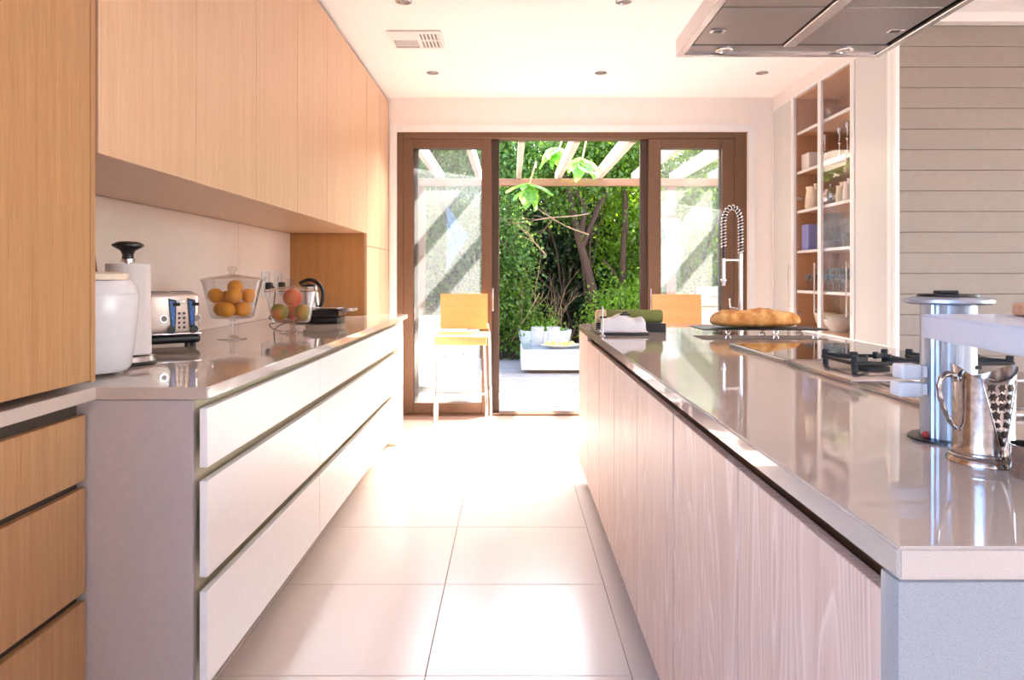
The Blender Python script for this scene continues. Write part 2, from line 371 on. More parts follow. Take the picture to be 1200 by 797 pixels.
def winframe(name, horiz, a0, a1, z0, z1, p):
    o = thing(name, None, None, kind='structure')
    for q in ((a0, a0+.06, z0, z1), (a1-.06, a1, z0, z1), (a0+.06, a1-.06, z0, z0+.06), (a0+.06, a1-.06, z1-.06, z1), ((a0+a1)/2-.03, (a0+a1)/2+.03, z0+.06, z1-.06)):
        if horiz: bx('window_frame', 'bronze', o, q[0], q[1], p, p+.06, q[2], q[3])
        else: bx('window_frame', 'bronze', o, p, p+.06, q[0], q[1], q[2], q[3])
winframe('window_1', True, 2.4, 3.8, .45, 2.55, -3.26); winframe('window_3', False, -2.4, 0, .75, 2.35, XL-.12); winframe('window_2', False, -.9, 2.7, .65, 2.45, 4.66)  # front and side windows are added, out of view, for the fill lamps
# bulkhead over the glazed cabinet
bx('trim_3', 'wall', None, 2.25, 2.64, 4.14, YB, 2.635, CEIL-.001, kind='structure')
# roof overhang and outside wall
bx('trim_4', 'exterior', None, -3, 6, 6.175, 6.545, 2.62, 2.72, kind='structure')
# white reveal bands round the door opening
bx('trim_5', 'frame_white', None, -1.04, -.987, YB-.012, YB-.0005, 0, 2.50, kind='structure')
bx('trim_6', 'frame_white', None, 2.037, 2.09, YB-.012, YB-.0005, 0, 2.50, kind='structure')
bx('trim_7', 'frame_white', None, -.987, 2.037, YB-.012, YB-.0005, 2.447, 2.50, kind='structure')

# door_1: bronze sliding doors, frame Y 6.0-6.15
d1 = thing('door_1', None, None, kind='structure')
Y0 = 6.0
def X6(px, d=6.0): return (px-599)*d/815
fr = MB()
fr.box(-.984, -.93, Y0, Y0+.14, 0, 2.444, .004, 1); fr.box(1.93, 2.034, Y0, Y0+.14, 0, 2.444, .004, 1)
fr.box(-.93, 1.93, Y0, Y0+.14, 2.392, 2.444, .004, 1); fr.box(-.93, 1.93, Y0, Y0+.14, -.01, .012)
fr.build('door_frame', 'bronze', d1)
def leaf(x0, x1, y, st, glz=True, top=2.39, bot=.014, mat='bronze', b=.09):
    l = thing('door_leaf', None, None); l.parent = d1
    bx('stile', mat, l, x0, x0+st, y, y+.045, bot, top, .003, 1); bx('stile', mat, l, x1-st, x1, y, y+.045, bot, top, .003, 1)
    bx('rail', mat, l, x0+st, x1-st, y, y+.045, bot, bot+b, .003, 1); bx('rail', mat, l, x0+st, x1-st, y, y+.045, top-.08, top, .003, 1)
    bx('glass_pane', 'dust' if mat == 'bronze' else 'pane_thin', l, x0+st, x1-st, y+.02, y+.026, bot+b, top-.08)
    return l
l = leaf(-.93, -.17, Y0+.01, .085); leaf(-.885, -.105, Y0+.062, .075, mat='bronze_dark')
m_ = MB().box(-.165, -.150, Y0-.012, Y0+.008, .90, 1.10, .004, 2); m_.build('door_handle', 'steel', l)
l = leaf(1.19, 1.93, Y0+.01, .105); leaf(1.125, 1.885, Y0+.062, .07, mat='bronze_dark')
MB().box(1.20, 1.212, Y0-.012, Y0+.008, .90, 1.10, .004, 2).build('door_handle', 'steel', l)

# outside: ground, deck, pergola, fence
bx('ground', 'soil', None, -9, 11, 6.2, 16, -.3, -.09, kind='structure')
dk = bx('deck', 'gap', None, -4.2, 5.4, 6.16, 10.25, -.085, -.035, kind='structure')
y = 6.165; bw = .142
bmsh = MB().box(-4.8, 4.8, 0, bw-.008, -.034, -.006, .003, 1).mesh('deck_board', 'deck')
while y < 10.2:
    o = bpy.data.objects.new('deck_board', bmsh); C.objects.link(o); o.parent = dk; o.location = (.6, y, random.uniform(-.001, .001)); y += bw
fn = thing('garden_fence', None, None, kind='structure')
fb = MB().box(-.0985, .0985, 11.9, 11.93, -.1, 3.0).mesh('fence_board', 'fence')
for k in range(62):
    o = bpy.data.objects.new('fence_board', fb); C.objects.link(o); o.parent = fn; o.location = (-5.6+.2*k, random.uniform(0, .012), 0)
bx('fence_backing', 'fence', fn, -5.8, 6.8, 11.945, 11.97, -.1, 2.98)
pg = thing('pergola', 'weathered timber pergola of rafters and a cross beam over the deck', 'pergola', (0, 0, 0))
bx('beam', 'beam', pg, -3.4, 4.4, 8.42, 8.50, 2.30, 2.385, .004, 1)
bx('wall_plate', 'beam', pg, -3.4, 4.4, 6.55, 6.60, 2.62, 2.72, .003, 1)
for k in range(-7, 9):
    x = .095+.492*k
    MB().box(x-.028, x+.028, 6.18, 8.95, 2.387, 2.53, .004, 1).build('rafter', 'rafter', pg)
for x in (-1.12, 1.96, 4.2): bx('post', 'postw', pg, x-.06, x+.06, 8.505, 8.62, -.03, 2.385, .005, 1)

# ================================================================ left side cabinets
XU = -1.05
def tall_unit():
    t = thing('tall_cabinet', 'tall oak cabinet nearest the camera at the left edge, oak drawers below', 'cabinet', (0, 0, 0))
    bx('carcass', 'oak_side', t, XL+.002, XU-.022, .75, 1.752, .935, CEIL-.03)
    bx('end_panel', 'oak_tall', t, XL+.3, XU, 1.738, 1.757, .935, CEIL-.03, .001, 1)
    bx('door', 'oak_tall', t, XU-.020, XU, .75, 1.7345, .940, CEIL-.035, .0012, 1)
    bx('base_carcass', 'gap', t, XL+.002, XU-.045, .75, 1.752, .03, .882)
    for a, b in ((.688, .852), (.406, .668), (.13, .383)):
        bx('drawer', 'oak_tall', t, XU-.042, XU-.022, .75, 1.752, a, b, .0012, 1)
    bx('kickboard', 'kick', t, XL+.01, XU-.09, .75, 1.752, 0, .0295)
tall_unit()
# L-shaped stone worktop
def wt():
    XF = -.767
    p = [(XL+.001, .75), (XU, .75), (XU, 1.755), (XF, 1.755), (XF, 4.92), (XL+.001, 4.92)]
    bm = bmesh.new(); vs = [bm.verts.new((x, y, H-.032)) for x, y in p]; f_ = bm.faces.new(vs)
    r = bmesh.ops.extrude_face_region(bm, geom=[f_])
    for v in r['geom']:
        if isinstance(v, bmesh.types.BMVert): v.co.z = H
    bmesh.ops.recalc_face_normals(bm, faces=bm.faces)
    bmesh.ops.bevel(bm, geom=list(bm.edges), offset=.002, segments=1, affect='EDGES')
    me = bpy.data.meshes.new('worktop'); bm.to_mesh(me); bm.free(); me.materials.append(M['quartz'])
    o = bpy.data.objects.new('stone_worktop', me); C.objects.link(o)
    tag(o, 'long pale stone worktop along the left wall over white drawers', 'worktop')
wt()
ends = [1.76, 2.79, 3.86, 4.90]
lab = ['white three-drawer base cabinet nearest the camera with grey end panel', 'white three-drawer base cabinet in the middle of the left run', 'white three-drawer base cabinet at the far end by the glass door']
for i in range(3):
    a, b = ends[i], ends[i+1]
    t = thing('drawer_cabinet', lab[i], 'cabinet', (0, a, 0), group='white drawer cabinets on the left')
    w_ = b-a
    x0 = -.79; s0 = .018 if i == 0 else 0
    bx('carcass', 'rail', t, XL+.03, -.812, s0+.001, w_-.001, .12, .886)
    if i == 0: bx('end_panel', 'panel_grey', t, XL+.03, -.805, 0, .018, 0, .8865, .001, 1)
    for (z0, z1) in ((.716, .866), (.438, .682), (.165, .402)):
        bm_ = MB(); g = .002
        bm_.box(-.789, -.768, g if i else .0, w_-g, z0, z1, .0015, 1)
        bm_.build('drawer', 'white_lacq', t)
    bx('kickboard', 'kick', t, XL+.05, -.92, s0+.002, w_-.002, 0, .119)
# upper cabinets
ud = [1.768, 2.319, 2.867, 3.416, 3.971, 4.528, 5.055]
word = ['wide oak wall cabinet nearest the camera, above the paper towel', 'second oak wall cabinet from the camera, above the toaster', 'third oak wall cabinet from the camera, above the jar of oranges',
        'fourth oak wall cabinet from the camera, right of the jar of oranges', 'fifth oak wall cabinet from the camera, left of the last one', 'last oak wall cabinet, adjoining the far tall oak cabinet']
for i in range(6):
    a, b = ud[i], ud[i+1]
    t = thing('wall_cabinet', word[i], 'cabinet', (0, a, 1.514), group='oak wall cabinets on the left wall')
    w_ = b-a; h = CEIL-.035-1.514
    bx('carcass', 'gap', t, XL+.014, XU-.0205, .0005, w_-.0005, .012, h)
    bx('bottom_panel', 'oak', t, XL+.014, XU-.0205, .0005, w_-.0005, 0, .0115)
    bx('door', 'oak', t, XU-.0195, XU, .0018, w_-.0018, 0, h-.003, .0012, 1)
# far tall units
for i, (a, b, lb) in enumerate(((5.06, 5.57, 'far tall oak cabinet whose brown side faces the camera'), (5.572, 5.965, 'last tall oak cabinet against the far wall beside the glass door'))):
    t = thing('tall_cabinet', lb, 'cabinet', (0, a, 0), group='far tall oak cabinets')
    w_ = b-a
    if i == 0: bx('side_panel', 'oak_side', t, XL+.002, XU-.0205, 0, .02, .0, CEIL-.035)
    bx('carcass', 'oak_side', t, XL+.002, XU-.0215, .021 if i == 0 else .001, w_-.001, 0, CEIL-.035)
    bx('door', 'oak', t, XU-.0195, XU, .002, w_-.002, .08, 1.42, .0012, 1); bx('door', 'oak', t, XU-.0195, XU, .002, w_-.002, 1.424, CEIL-.038, .0012, 1)
bx('trim_8', 'gap', None, XL+.02, XU-.03, 1.77, 5.96, CEIL-.0345, CEIL-.001, kind='structure')
# ledge past the tall unit
o = bx('stone_ledge', 'quartz', None, XU+.003, -.767, 4.922, 5.15, H-.032, H, .002, 1); tag(o, 'short end of pale stone ledge in front of the far tall cabinet', 'worktop')
o = bx('ledge_support_panel', 'white_lacq', None, XU+.003, -.80, 4.93, 5.14, 0, H-.033, .001, 1); tag(o, 'narrow white panel closing the far end of the left drawer run', 'panel')

# ================================================================ island
IX0, IX1, IY0, IY1 = .400, 1.49, .7185, 4.11
t = thing('kitchen_island', 'long kitchen island with pale speckled stone top and limed ash doors', 'island', (0, 0, 0))
# top with a sink cutout made of slabs joined as one ring
SX0, SX1, SY0, SY1 = 1.0, 1.40, 3.66, 4.02
def island_top():
    bm = bmesh.new()
    xs_ = [IX0, SX0, SX1, IX1]; ys_ = [IY0, SY0, SY1, IY1]; g = {}
    for i, x in enumerate(xs_):
        for j, y in enumerate(ys_): g[i, j] = bm.verts.new((x, y, H-.035))
    fs = [bm.faces.new((g[i, j], g[i+1, j], g[i+1, j+1], g[i, j+1])) for i in range(3) for j in range(3) if (i, j) != (1, 1)]
    r = bmesh.ops.extrude_face_region(bm, geom=fs)
    for v in r['geom']:
        if isinstance(v, bmesh.types.BMVert): v.co.z = H
    bmesh.ops.recalc_face_normals(bm, faces=bm.faces)
    es = [e for e in bm.edges if len(e.link_faces) == 2 and e.calc_face_angle(0) > .5]
    bmesh.ops.bevel(bm, geom=es, offset=.0035, segments=3, affect='EDGES')
    me = bpy.data.meshes.new('worktop'); bm.to_mesh(me); bm.free(); me.materials.append(M['quartz'])
    o = bpy.data.objects.new('worktop', me); C.objects.link(o); o.parent = t
island_top()
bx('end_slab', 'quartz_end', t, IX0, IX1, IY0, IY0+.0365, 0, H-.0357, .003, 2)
bx('groove', 'walnut', t, IX0+.035, IX0+.045, .756, 3.66, .80, H-.036)
bx('groove_ledge', 'walnut', t, IX0+.022, IX0+.036, .756, 3.66, .835, .848)
bx('carcass', 'gap', t, IX0+.046, IX1-.02, .756, 3.64, .10, H-.036)
bx('carcass', 'gap', t, IX0+.046, IX1-.02, 3.64, 4.09, .10, .70)
bx('end_slab', 'ash', t, IX0+.002, IX1-.02, 4.091, 4.108, .10, H-.036)
bx('kickboard', 'kick', t, IX0+.07, IX1-.05, .78, 4.08, 0, .0995)
dd = [.7565, 1.235, 1.725, 2.218, 2.717, 3.165, 3.66, 4.089]
for i in range(7):
    g0 = .0028; a = dd[i]+(.006 if i == 2 else g0); b = dd[i+1]-(.006 if i == 1 else g0)
    top = .859 if i < 6 else H-.037
    bx('door', 'ash', t, IX0+.002, IX0+.021, a, b, .108, top, .0012, 1)
# sink
s = thing('sink', 'undermounted steel sink cut into the far end of the island top', 'sink', (1.2, 3.84, .70))
m_ = MB()
m_.box(-.198, .198, -.178, .178, .002, .012); m_.box(-.198, -.188, -.178, .178, .012, .214); m_.box(.188, .198, -.178, .178, .012, .214)
m_.box(-.188, .188, -.178, -.168, .012, .214); m_.box(-.188, .188, .168, .178, .012, .214); m_.build('basin', 'steel', s)
MB().lathe([(0, .012), (.04, .012), (.04, .018), (0, .018)], 20).build('drain', 'chrome', s)

# ================================================================ glazed cabinet on the right
CX = 2.235; CB = .785; CT = 2.624
dv = [5.965, 5.53, 5.05, 4.565, 4.084]
t = thing('glazed_cabinet', 'tall built-in display cabinet with two clear and two frosted glass doors on the right', 'cabinet', (0, 0, 0))
XB = 2.62
bx('back_panel', 'oak_in', t, XB-.015, XB, 4.15, 5.96, .1, CT)
bx('base', 'frame_white', t, CX+.022, XB, 4.145, 5.96, 0, CB-.02)
for yy in (4.15, 4.575, 5.52, 5.942):
    bx('side_panel', 'oak_in', t, CX+.024, XB-.016, yy, yy+.016, CB-.019, CT-.019)
bx('top_panel', 'oak_in', t, CX+.024, XB-.016, 4.15, 5.958, CT-.018, CT)
SH = [2.337, 2.027, 1.718, 1.403, 1.09]
for z in SH+[CB]:
    for a, b in ((4.167, 4.574), (4.592, 5.519), (5.537, 5.941)):
        sh = bx('shelf', 'oak_in', t, CX+.046, XB-.016, a, b, z-.018, z)
        bx('shelf_edge', 'frame_white', sh, CX+.034, CX+.0455, a, b, z-.020, z+.001)
for i in range(4):
    b, a = dv[i]-.003, dv[i+1]+.003
    d = thing('door', None, None); d.parent = t
    fwid = .022
    m_ = MB(); m_.box(CX, CX+.021, a, a+fwid, CB-.02, CT+.005, .001, 1); m_.box(CX, CX+.021, b-fwid, b, CB-.02, CT+.005, .001, 1)
    m_.box(CX, CX+.021, a+fwid, b-fwid, CB-.02, CB+.004); m_.box(CX, CX+.021, a+fwid, b-fwid, CT-.012, CT+.005)
    m_.build('door_frame', 'frame_white', d)
    if i in (0, 3): bx('frosted_pane', 'frost', d, CX+.009, CX+.013, a+fwid, b-fwid, CB+.004, CT-.012)
    else: bx('glass_pane', 'pane', d, CX+.009, CX+.013, a+fwid, b-fwid, CB+.004, CT-.012)
    if i < 3:
        m_ = MB(); yy = a+.012
        m_.tube([(CX-.028, yy, .93), (CX-.028, yy, 1.30)], .0055, 8); m_.tube([(CX, yy, .96), (CX-.028, yy, .96)], .004, 6); m_.tube([(CX, yy, 1.27), (CX-.028, yy, 1.27)], .004, 6)
        m_.build('handle', 'steel', d)
    if i == 1:
        for hz in (.89, 1.80): MB().box(CX+.022, CX+.07, b-.03, b-.012, hz, hz+.03, .003, 1).build('hinge', 'steel', d)

# contents of the cabinet ---- each its own thing
def fix(o, label, cat, group=None, loc=None):
    tag(o, label, cat, group)
    if loc: o.location = loc
    return o
def goblet(h, r, nm='goblet'):
    return MB().lathe([(0, 0), (r*.8, 0), (r*.8, .002), (.005, .008), (.004, h*.45), (r*.6, h*.5), (r, h*.7), (r*.92, h), (r*.86, h), (r*.93, h*.7), (r*.5, h*.53), (0, h*.5)], 16).mesh(nm, 'glass')
def xat(px, d): return (px-599)*d/815
# goblets on fifth shelf
gm = goblet(.125, .032); gt = goblet(.17, .033, 'tall_glass'); k = 0
ordn = ['first', 'second', 'third', 'fourth', 'fifth', 'sixth']
for k, yy in enumerate((5.24, 5.14, 5.045, 4.95, 4.86)):
    o = bpy.data.objects.new('goblet', gm); C.objects.link(o); fix(o, f'{ordn[k]} small cut-glass goblet from the left in the front row on the lowest shelf', 'glass', 'goblets on the lowest shelf', (2.335, yy, 1.0915))
    o = bpy.data.objects.new('wine_glass', gt); C.objects.link(o); fix(o, f'{ordn[k]} taller stemmed glass from the left in the back row on the lowest shelf', 'glass', 'tall glasses on the lowest shelf', (2.43, yy+.11, 1.0915))
for k, yy in enumerate((5.465, 5.375)):
    o = bpy.data.objects.new('goblet', gm); C.objects.link(o); fix(o, ('left' if k == 0 else 'right')+' one of two small goblets behind the left clear door', 'glass', 'goblets on the lowest shelf', (2.33, yy, 1.0915))
# bowls
def bowl(r, h, mat, th=.005, nm='bowl'):
    return MB().lathe([(0, 0), (r*.45, 0), (r*.5, .008), (r*.85, h*.5), (r, h), (r-th, h), (r*.82, h*.5), (r*.42, .014), (0, .012)], 32).mesh(nm, mat)
for (lb, r, h, yy, zz, mt) in (('large cream mixing bowl on the cabinet floor behind the left clear door', .085, .13, 5.40, CB+.001, 'cream_enamel'), ('wide white bowl at the bottom of the glazed cabinet, lowest of its stack', .115, .10, 5.17, CB+.001, 'porcelain'),
                                ('white serving bowl nested in the wide bowl', .098, .085, 5.17, CB+.03, 'porcelain'), ('cream bowl topmost of the nested bowls', .08, .075, 5.17, CB+.055, 'cream_enamel')):
    o = bpy.data.objects.new('bowl', bowl(r, h, mt)); C.objects.link(o); fix(o, lb, 'bowl', 'bowls at the bottom of the cabinet', (2.44, yy, zz))
# shelf 4: blue box, plates, tumblers
o = MB().box(-.05, .07, -.06, .06, 0, .20, .003, 1).build('storage_box', 'blue_box'); fix(o, 'lavender blue upright box on the fourth shelf', 'box', None, (2.345, 5.435, 1.4045))
pl = MB().lathe([(0, 0), (.05, 0), (.088, .009), (.088, .012), (.05, .005), (0, .004)], 32).mesh('plate', 'linen')
for k in range(7):
    o = bpy.data.objects.new('plate', pl); C.objects.link(o)
    fix(o, ('bottom' if k == 0 else 'topmost' if k == 6 else ordn[k]+' from the bottom')+' plate of the pale stack on the fourth shelf', 'plate', 'stacked plates on the fourth shelf', (2.40, 5.22, 1.4045+.0085*k))
tm = MB().lathe([(0, 0), (.026, 0), (.034, .10), (.031, .10), (.024, .005), (0, .005)], 16).mesh('tumbler', 'glass')
for k, yy in enumerate((5.17, 4.88)):
    o = bpy.data.objects.new('tumbler', tm); C.objects.link(o); fix(o, 'clear tumbler standing on the stack of plates' if k == 0 else 'clear tumbler right of the stack of plates', 'glass', None, (2.42 if k == 0 else 2.36, yy, 1.4045+(.066 if k == 0 else 0)))
# shelf 3: pitcher, teapot, cups
def pitcher(nm, mt, r, h, hs=1):
    t = thing(nm, '', 'x'); MB().lathe([(0, 0), (r*.9, 0), (r, h*.15), (r*.92, h*.55), (r*.8, h*.85), (r*.9, h), (r*.84, h), (r*.74, h*.85), (r*.86, h*.5), (r*.9, .01), (0, .008)], 28).build('body', mt, t)
    MB().tube([(0, r*.8, h*.88), (0, r*1.3, h*.92), (0, r*1.75, h*.7), (0, r*1.65, h*.35), (0, r*.98, h*.15)], r*.13, 8).build('handle', mt, t)
    MB().lathe([(0, -.02), (.012, 0), (.02, .03), (0, .03)], 10, (0, -r*.85, h*.93)).build('spout', mt, t); return t
t = pitcher('pitcher', 'cream_enamel', .062, .175); fix(t, 'cream enamel pitcher with a round handle on the third shelf', 'pitcher', None, (2.345, 5.40, 1.7195))
t = thing('teapot', 'shiny silver teapot on the third shelf behind the right clear door', 'teapot', (2.37, 5.16, 1.7195))
MB().lathe([(0, 0), (.045, 0), (.04, .01), (.07, .05), (.072, .09), (.045, .125), (0, .13)], 28).build('body', 'silver', t)
MB().lathe([(.044, .1255), (.03, .14), (.006, .15), (.01, .165), (0, .172)], 20).build('lid', 'silver', t)
MB().tube([(0, -.06, .05), (0, -.10, .08), (0, -.115, .125)], [.014, .01, .007], 8).build('spout', 'silver', t)
MB().tube([(0, .06, .11), (0, .10, .12), (0, .115, .08), (0, .066, .05)], .006, 8).build('handle', 'silver', t)
for k, (yy, xx) in enumerate(((4.985, 2.36), (4.88, 2.36))):
    t = pitcher('mug', ('cream_enamel', 'porcelain')[k], .034, (.13, .145)[k]); fix(t, ('slim cream jug beside the silver teapot', 'slim white jug at the right end of the third shelf')[k], 'jug', None, (xx, yy, 1.7195))
# shelf 2: candlesticks, trays
cs = MB().lathe([(0, 0), (.032, 0), (.03, .01), (.008, .025), (.008, .05), (.017, .065), (.007, .08), (.007, .15), (.016, .165), (.007, .18), (.007, .23), (.02, .25), (.022, .28), (.014, .28), (0, .27)], 18).mesh('candlestick', 'chrome')
for k, yy in enumerate((5.36, 5.12, 5.0)):
    o = bpy.data.objects.new('candlestick', cs); C.objects.link(o); fix(o, ('leftmost', 'middle', 'rightmost')[k]+' of three tall turned candlesticks on the second shelf', 'candlestick', 'candlesticks on the second shelf', (2.42, yy, 2.0285)); o.scale = (1, 1, (.93, .93, 1.0)[k])
o = MB().box(CX+.0265, CX+.0325, 4.70, 5.12, 1.955, 2.0345).box(CX+.0325, CX+.16, 4.70, 5.12, 2.0287, 2.0345).build('shelf_cloth', 'linen'); fix(o, 'white cloth strip hanging over the front of the second shelf', 'cloth')  # white band over the shelf front, with a flat top part
o = MB().box(-.05, .06, -.07, .07, 0, .13, .006, 2).build('storage_box', 'porcelain'); fix(o, 'white box on the second shelf behind the left clear door', 'box', None, (2.34, 5.42, 2.0285))
o = bpy.data.objects.new('bowl', bowl(.10, .09, 'glass')); C.objects.link(o); fix(o, 'clear glass bowl on the top shelf of the display cabinet', 'bowl', None, (2.40, 5.13, 2.3385))

# ================================================================ ceiling things
v = thing('air_vent', 'white rectangular ceiling air vent with slots', 'vent', (-.61, 4.50, CEIL))
w2, d2 = .172, .165
bx('recess', 'groove', v, -w2+.01, w2-.01, -d2+.01, d2-.01, -.004, -.0005)
m_ = MB(); m_.box(-w2, w2, -d2, -d2+.035, -.012, -.0045); m_.box(-w2, w2, d2-.035, d2, -.012, -.0045); m_.box(-w2, -w2+.02, -d2+.035, d2-.035, -.012, -.0045); m_.box(w2-.02, w2, -d2+.035, d2-.035, -.012, -.0045); m_.box(.005, .03, -d2+.035, d2-.035, -.012, -.0045)
m_.box(.03, w2-.02, -.008, .008, -.012, -.0045)
m_.build('frame', 'frame_white', v)
bx('blank_plate', 'frame_white', v, -w2+.02, .005, -d2+.035, -.005, -.010, -.005)
for k in range(4): bx('slat', 'frame_white', v, -w2+.02, .005, .012+.028*k, .024+.028*k, -.010, -.005)
for k in range(5): bx('slat', 'frame_white', v, .042+.024*k, .052+.024*k, -d2+.035, d2-.035, -.0115, -.005)
for k, (px, py) in enumerate(((507, 85), (704, 85), (893, 85), (473, 1), (731, 1))):
    x, y = at(px, py, CEIL)
    t = thing('downlight', ('small recessed downlight nearest the air vent', 'small recessed downlight above the open doorway', 'small recessed downlight above the glazed cabinet corner', 'recessed downlight at the top edge near the wall cabinets', 'recessed downlight at the top edge, left of the range hood')[k], 'ceiling light', (x, y, CEIL), group='recessed ceiling downlights')
    MB().ring([(.046, -.0005), (.046, -.006), (.034, -.008), (.03, -.0005)], 24).build('bezel', 'steel', t)
    MB().lathe([(0, -.003), (.029, -.003), (.029, -.0008), (0, -.0008)], 20).build('lamp', 'steel_dark', t)

# ================================================================ range hood
t = thing('range_hood', 'brushed steel island range hood with mesh filters hanging over the hob', 'range hood', (0, 0, 0))
hx0, hx1, hy0, hy1, hz = .687, 1.534, 1.60, 2.90, 2.114
m_ = MB(); lw = .028
m_.box(hx0, hx0+lw, hy0, hy1, hz, hz+.074, .002, 1); m_.box(hx1-lw, hx1, hy0, hy1, hz, hz+.074, .002, 1)
m_.box(hx0+lw, hx1-lw, hy1-.03, hy1, hz, hz+.074, .002, 1); m_.box(hx0+lw, hx1-lw, hy0, hy0+.03, hz, hz+.074, .002, 1)
m_.box(hx0+lw, hx1-lw, hy0+.03, hy1-.03, hz+.06, hz+.073)
m_.build('canopy', 'steel', t)
cx = (hx0+hx1)/2
bx('lamp_strip', 'steel_dark', t, hx0+lw, hx1-lw, hy1-.115, hy1-.031, hz+.010, hz+.018)
bx('centre_bar', 'steel', t, cx-.024, cx+.024, hy0+.031, hy1-.117, hz+.003, hz+.018, .002, 1)
for side in (0, 1):
    x0, x1 = (hx0+lw+.012, cx-.028) if side == 0 else (cx+.028, hx1-lw-.012)
    for r in range(3):
        y1 = hy1-.122-r*.39; y0 = y1-.382
        if y0 < hy0+.03: y0 = hy0+.035
        fl = bx('filter', 'steel_dark', t, x0, x1, y0, y1, hz+.012, hz+.022, .002, 1)
        for q in range(1, 2): pass
        xc = x0+.05 if side == 0 else x1-.05
        m2 = MB(); yc = (y0+y1)/2+.03; m2.box(xc-.028, xc+.028, yc-.018, yc+.018, hz+.007, hz+.0118, .001, 1); m2.build('latch', 'steel', fl)
        bx('latch_slot', 'black', fl, xc-.016, xc+.016, yc-.01, yc+.01, hz+.005, hz+.0069)
for px in (849, 990):
    x = (px-599)*(2.825)/815
    lp = MB().ring([(.036, hz+.0095), (.036, hz+.004), (.026, hz+.002), (.022, hz+.0095)], 24, (x, hy1-.073, 0)).build('lamp', 'chrome', t)
    MB().lathe([(0, hz+.004), (.021, hz+.004), (.021, hz+.009), (0, hz+.009)], 20, (x, hy1-.073, 0)).build('lens', 'steel', lp)
bx('chimney', 'steel', t, cx-.15, cx+.15, 1.95, 2.25, hz+.0745, CEIL-.001, .002, 1)
m_ = MB(); m_.v = []
m_.add([(hx0, hy0, hz+.0745), (hx1, hy0, hz+.0745), (hx1, hy1, hz+.0745), (hx0, hy1, hz+.0745), (cx-.16, 1.94, hz+.16), (cx+.16, 1.94, hz+.16), (cx+.16, 2.26, hz+.16), (cx-.16, 2.26, hz+.16)], [(0, 1, 5, 4), (1, 2, 6, 5), (2, 3, 7, 6), (3, 0, 4, 7), (4, 5, 6, 7), (3, 2, 1, 0)])

# ================================================================ hobs
HX0, HX1 = .875, 1.425
t = thing('ceramic_hob', 'flat black glass hob with a steel rim, furthest of the three hobs', 'hob', (0, 0, H+.0005))
m_ = MB(); a, b = 2.235, 2.785
m_.box(HX0, HX0+.012, a, b, 0, .012, .001, 1); m_.box(HX1-.012, HX1, a, b, 0, .012, .001, 1); m_.box(HX0+.012, HX1-.012, a, a+.012, 0, .012, .001, 1); m_.box(HX0+.012, HX1-.012, b-.012, b, 0, .012, .001, 1); m_.build('rim', 'steel', t)
bx('glass_plate', 'black_glass', t, HX0+.0125, HX1-.0125, a+.0125, b-.0125, 0, .0125)
t = thing('gas_hob', 'steel gas hob with two cast-iron pan supports, in the middle of the hobs', 'hob', (0, 0, H+.0005))
a, b = 1.79, 2.20
bx('steel_plate', 'steel', t, HX0, HX1, a, b, 0, .014, .003, 2)
for q, xc in enumerate((1.03, 1.28)):
    yc = (a+b)/2
    bu = MB().lathe([(0, .0145), (.05, .0145), (.05, .022), (.036, .026), (.036, .033), (0, .035)], 28, (xc, yc, 0)).build('burner', 'iron', t)
    m_ = MB(); R = .105
    for k in range(4):
        aa = PI/4+k*PI/2; c_, s_ = math.cos(aa), math.sin(aa)
        p0 = Vector((xc+c_*R*1.2, yc+s_*R*1.2, .0)); pm = Matrix.Translation(Vector((xc, yc, 0))) @ Matrix.Rotation(aa, 4, 'Z')
        m_.box(.035, R*1.25, -.006, .006, .040, .052, .002, 1, pm); m_.box(R*1.12, R*1.25, -.007, .007, .0146, .052, .002, 1, pm)
        m_.box(.035, .055, -.006, .006, .040, .060, .002, 1, pm); m_.box(R*1.10, R*1.27, -.008, .008, .046, .062, .002, 1, pm)
    for k in range(4):
        aa = k*PI/2; pm = Matrix.Translation(Vector((xc, yc, 0))) @ Matrix.Rotation(aa, 4, 'Z')
        m_.box(R*.84, R*.94, -R*.9, R*.9, .036, .046, .002, 1, pm)
    m_.build('pan_support', 'iron', t)
for k in range(2): MB().lathe([(0, .0145), (.016, .0145), (.014, .034), (0, .034)], 18, (1.155, 1.87+.1*k, 0)).build('knob', 'iron', t)
t = thing('teppan_hob', 'low steel griddle hob nearest the camera, left of the power tower', 'hob', (0, 0, H+.0005))
a, b = 1.36, 1.755
bx('steel_plate', 'steel', t, HX0, HX1, a, b, 0, .013, .003, 2)
bx('griddle', 'steel_dark', t, HX0+.04, HX1-.06, a+.03, b-.03, .0132, .017, .001, 1)
for k in range(7): pass
for k in range(2): MB().lathe([(0, .0135), (.016, .0135), (.014, .034), (0, .034)], 18, (HX1-.03, 1.48+.1*k, 0)).build('knob', 'steel', t)

# ================================================================ power tower, jug, cup, shelf
t = thing('power_tower', 'pale aluminium pop-up socket tower with a round cap rising from the island', 'socket', (.751, 1.195, H))
r = .0425
pr = []
m_ = MB(); N = 64; V = []; 
for z in (.004, .232):
    for k in range(N):
        a = 2*PI*k/N; deg = math.degrees(a)
        rr = r-(.0016 if (200 < deg < 235 and k % 2) else 0)
        V.append((rr*math.cos(a), rr*math.sin(a), z))
F = [(k, (k+1) % N, N+(k+1) % N, N+k) for k in range(N)]+[tuple(range(N, 2*N)), tuple(reversed(range(N)))]
m_.add(V, F, False); m_.build('column', 'alu', t)
MB().ring([(.0435, .0005), (.062, .0005), (.062, .004), (.0435, .006)], 40).build('collar', 'black', t)
MB().lathe([(0, .2325), (.06, .2325), (.0675, .236), (.0675, .241), (.058, .245), (0, .245)], 48).build('cap', 'alu', t)
cp = MB().lathe([(0, .2455), (.048, .2455), (.046, .250), (0, .250)], 40).build('cap_inlay', 'black', t)
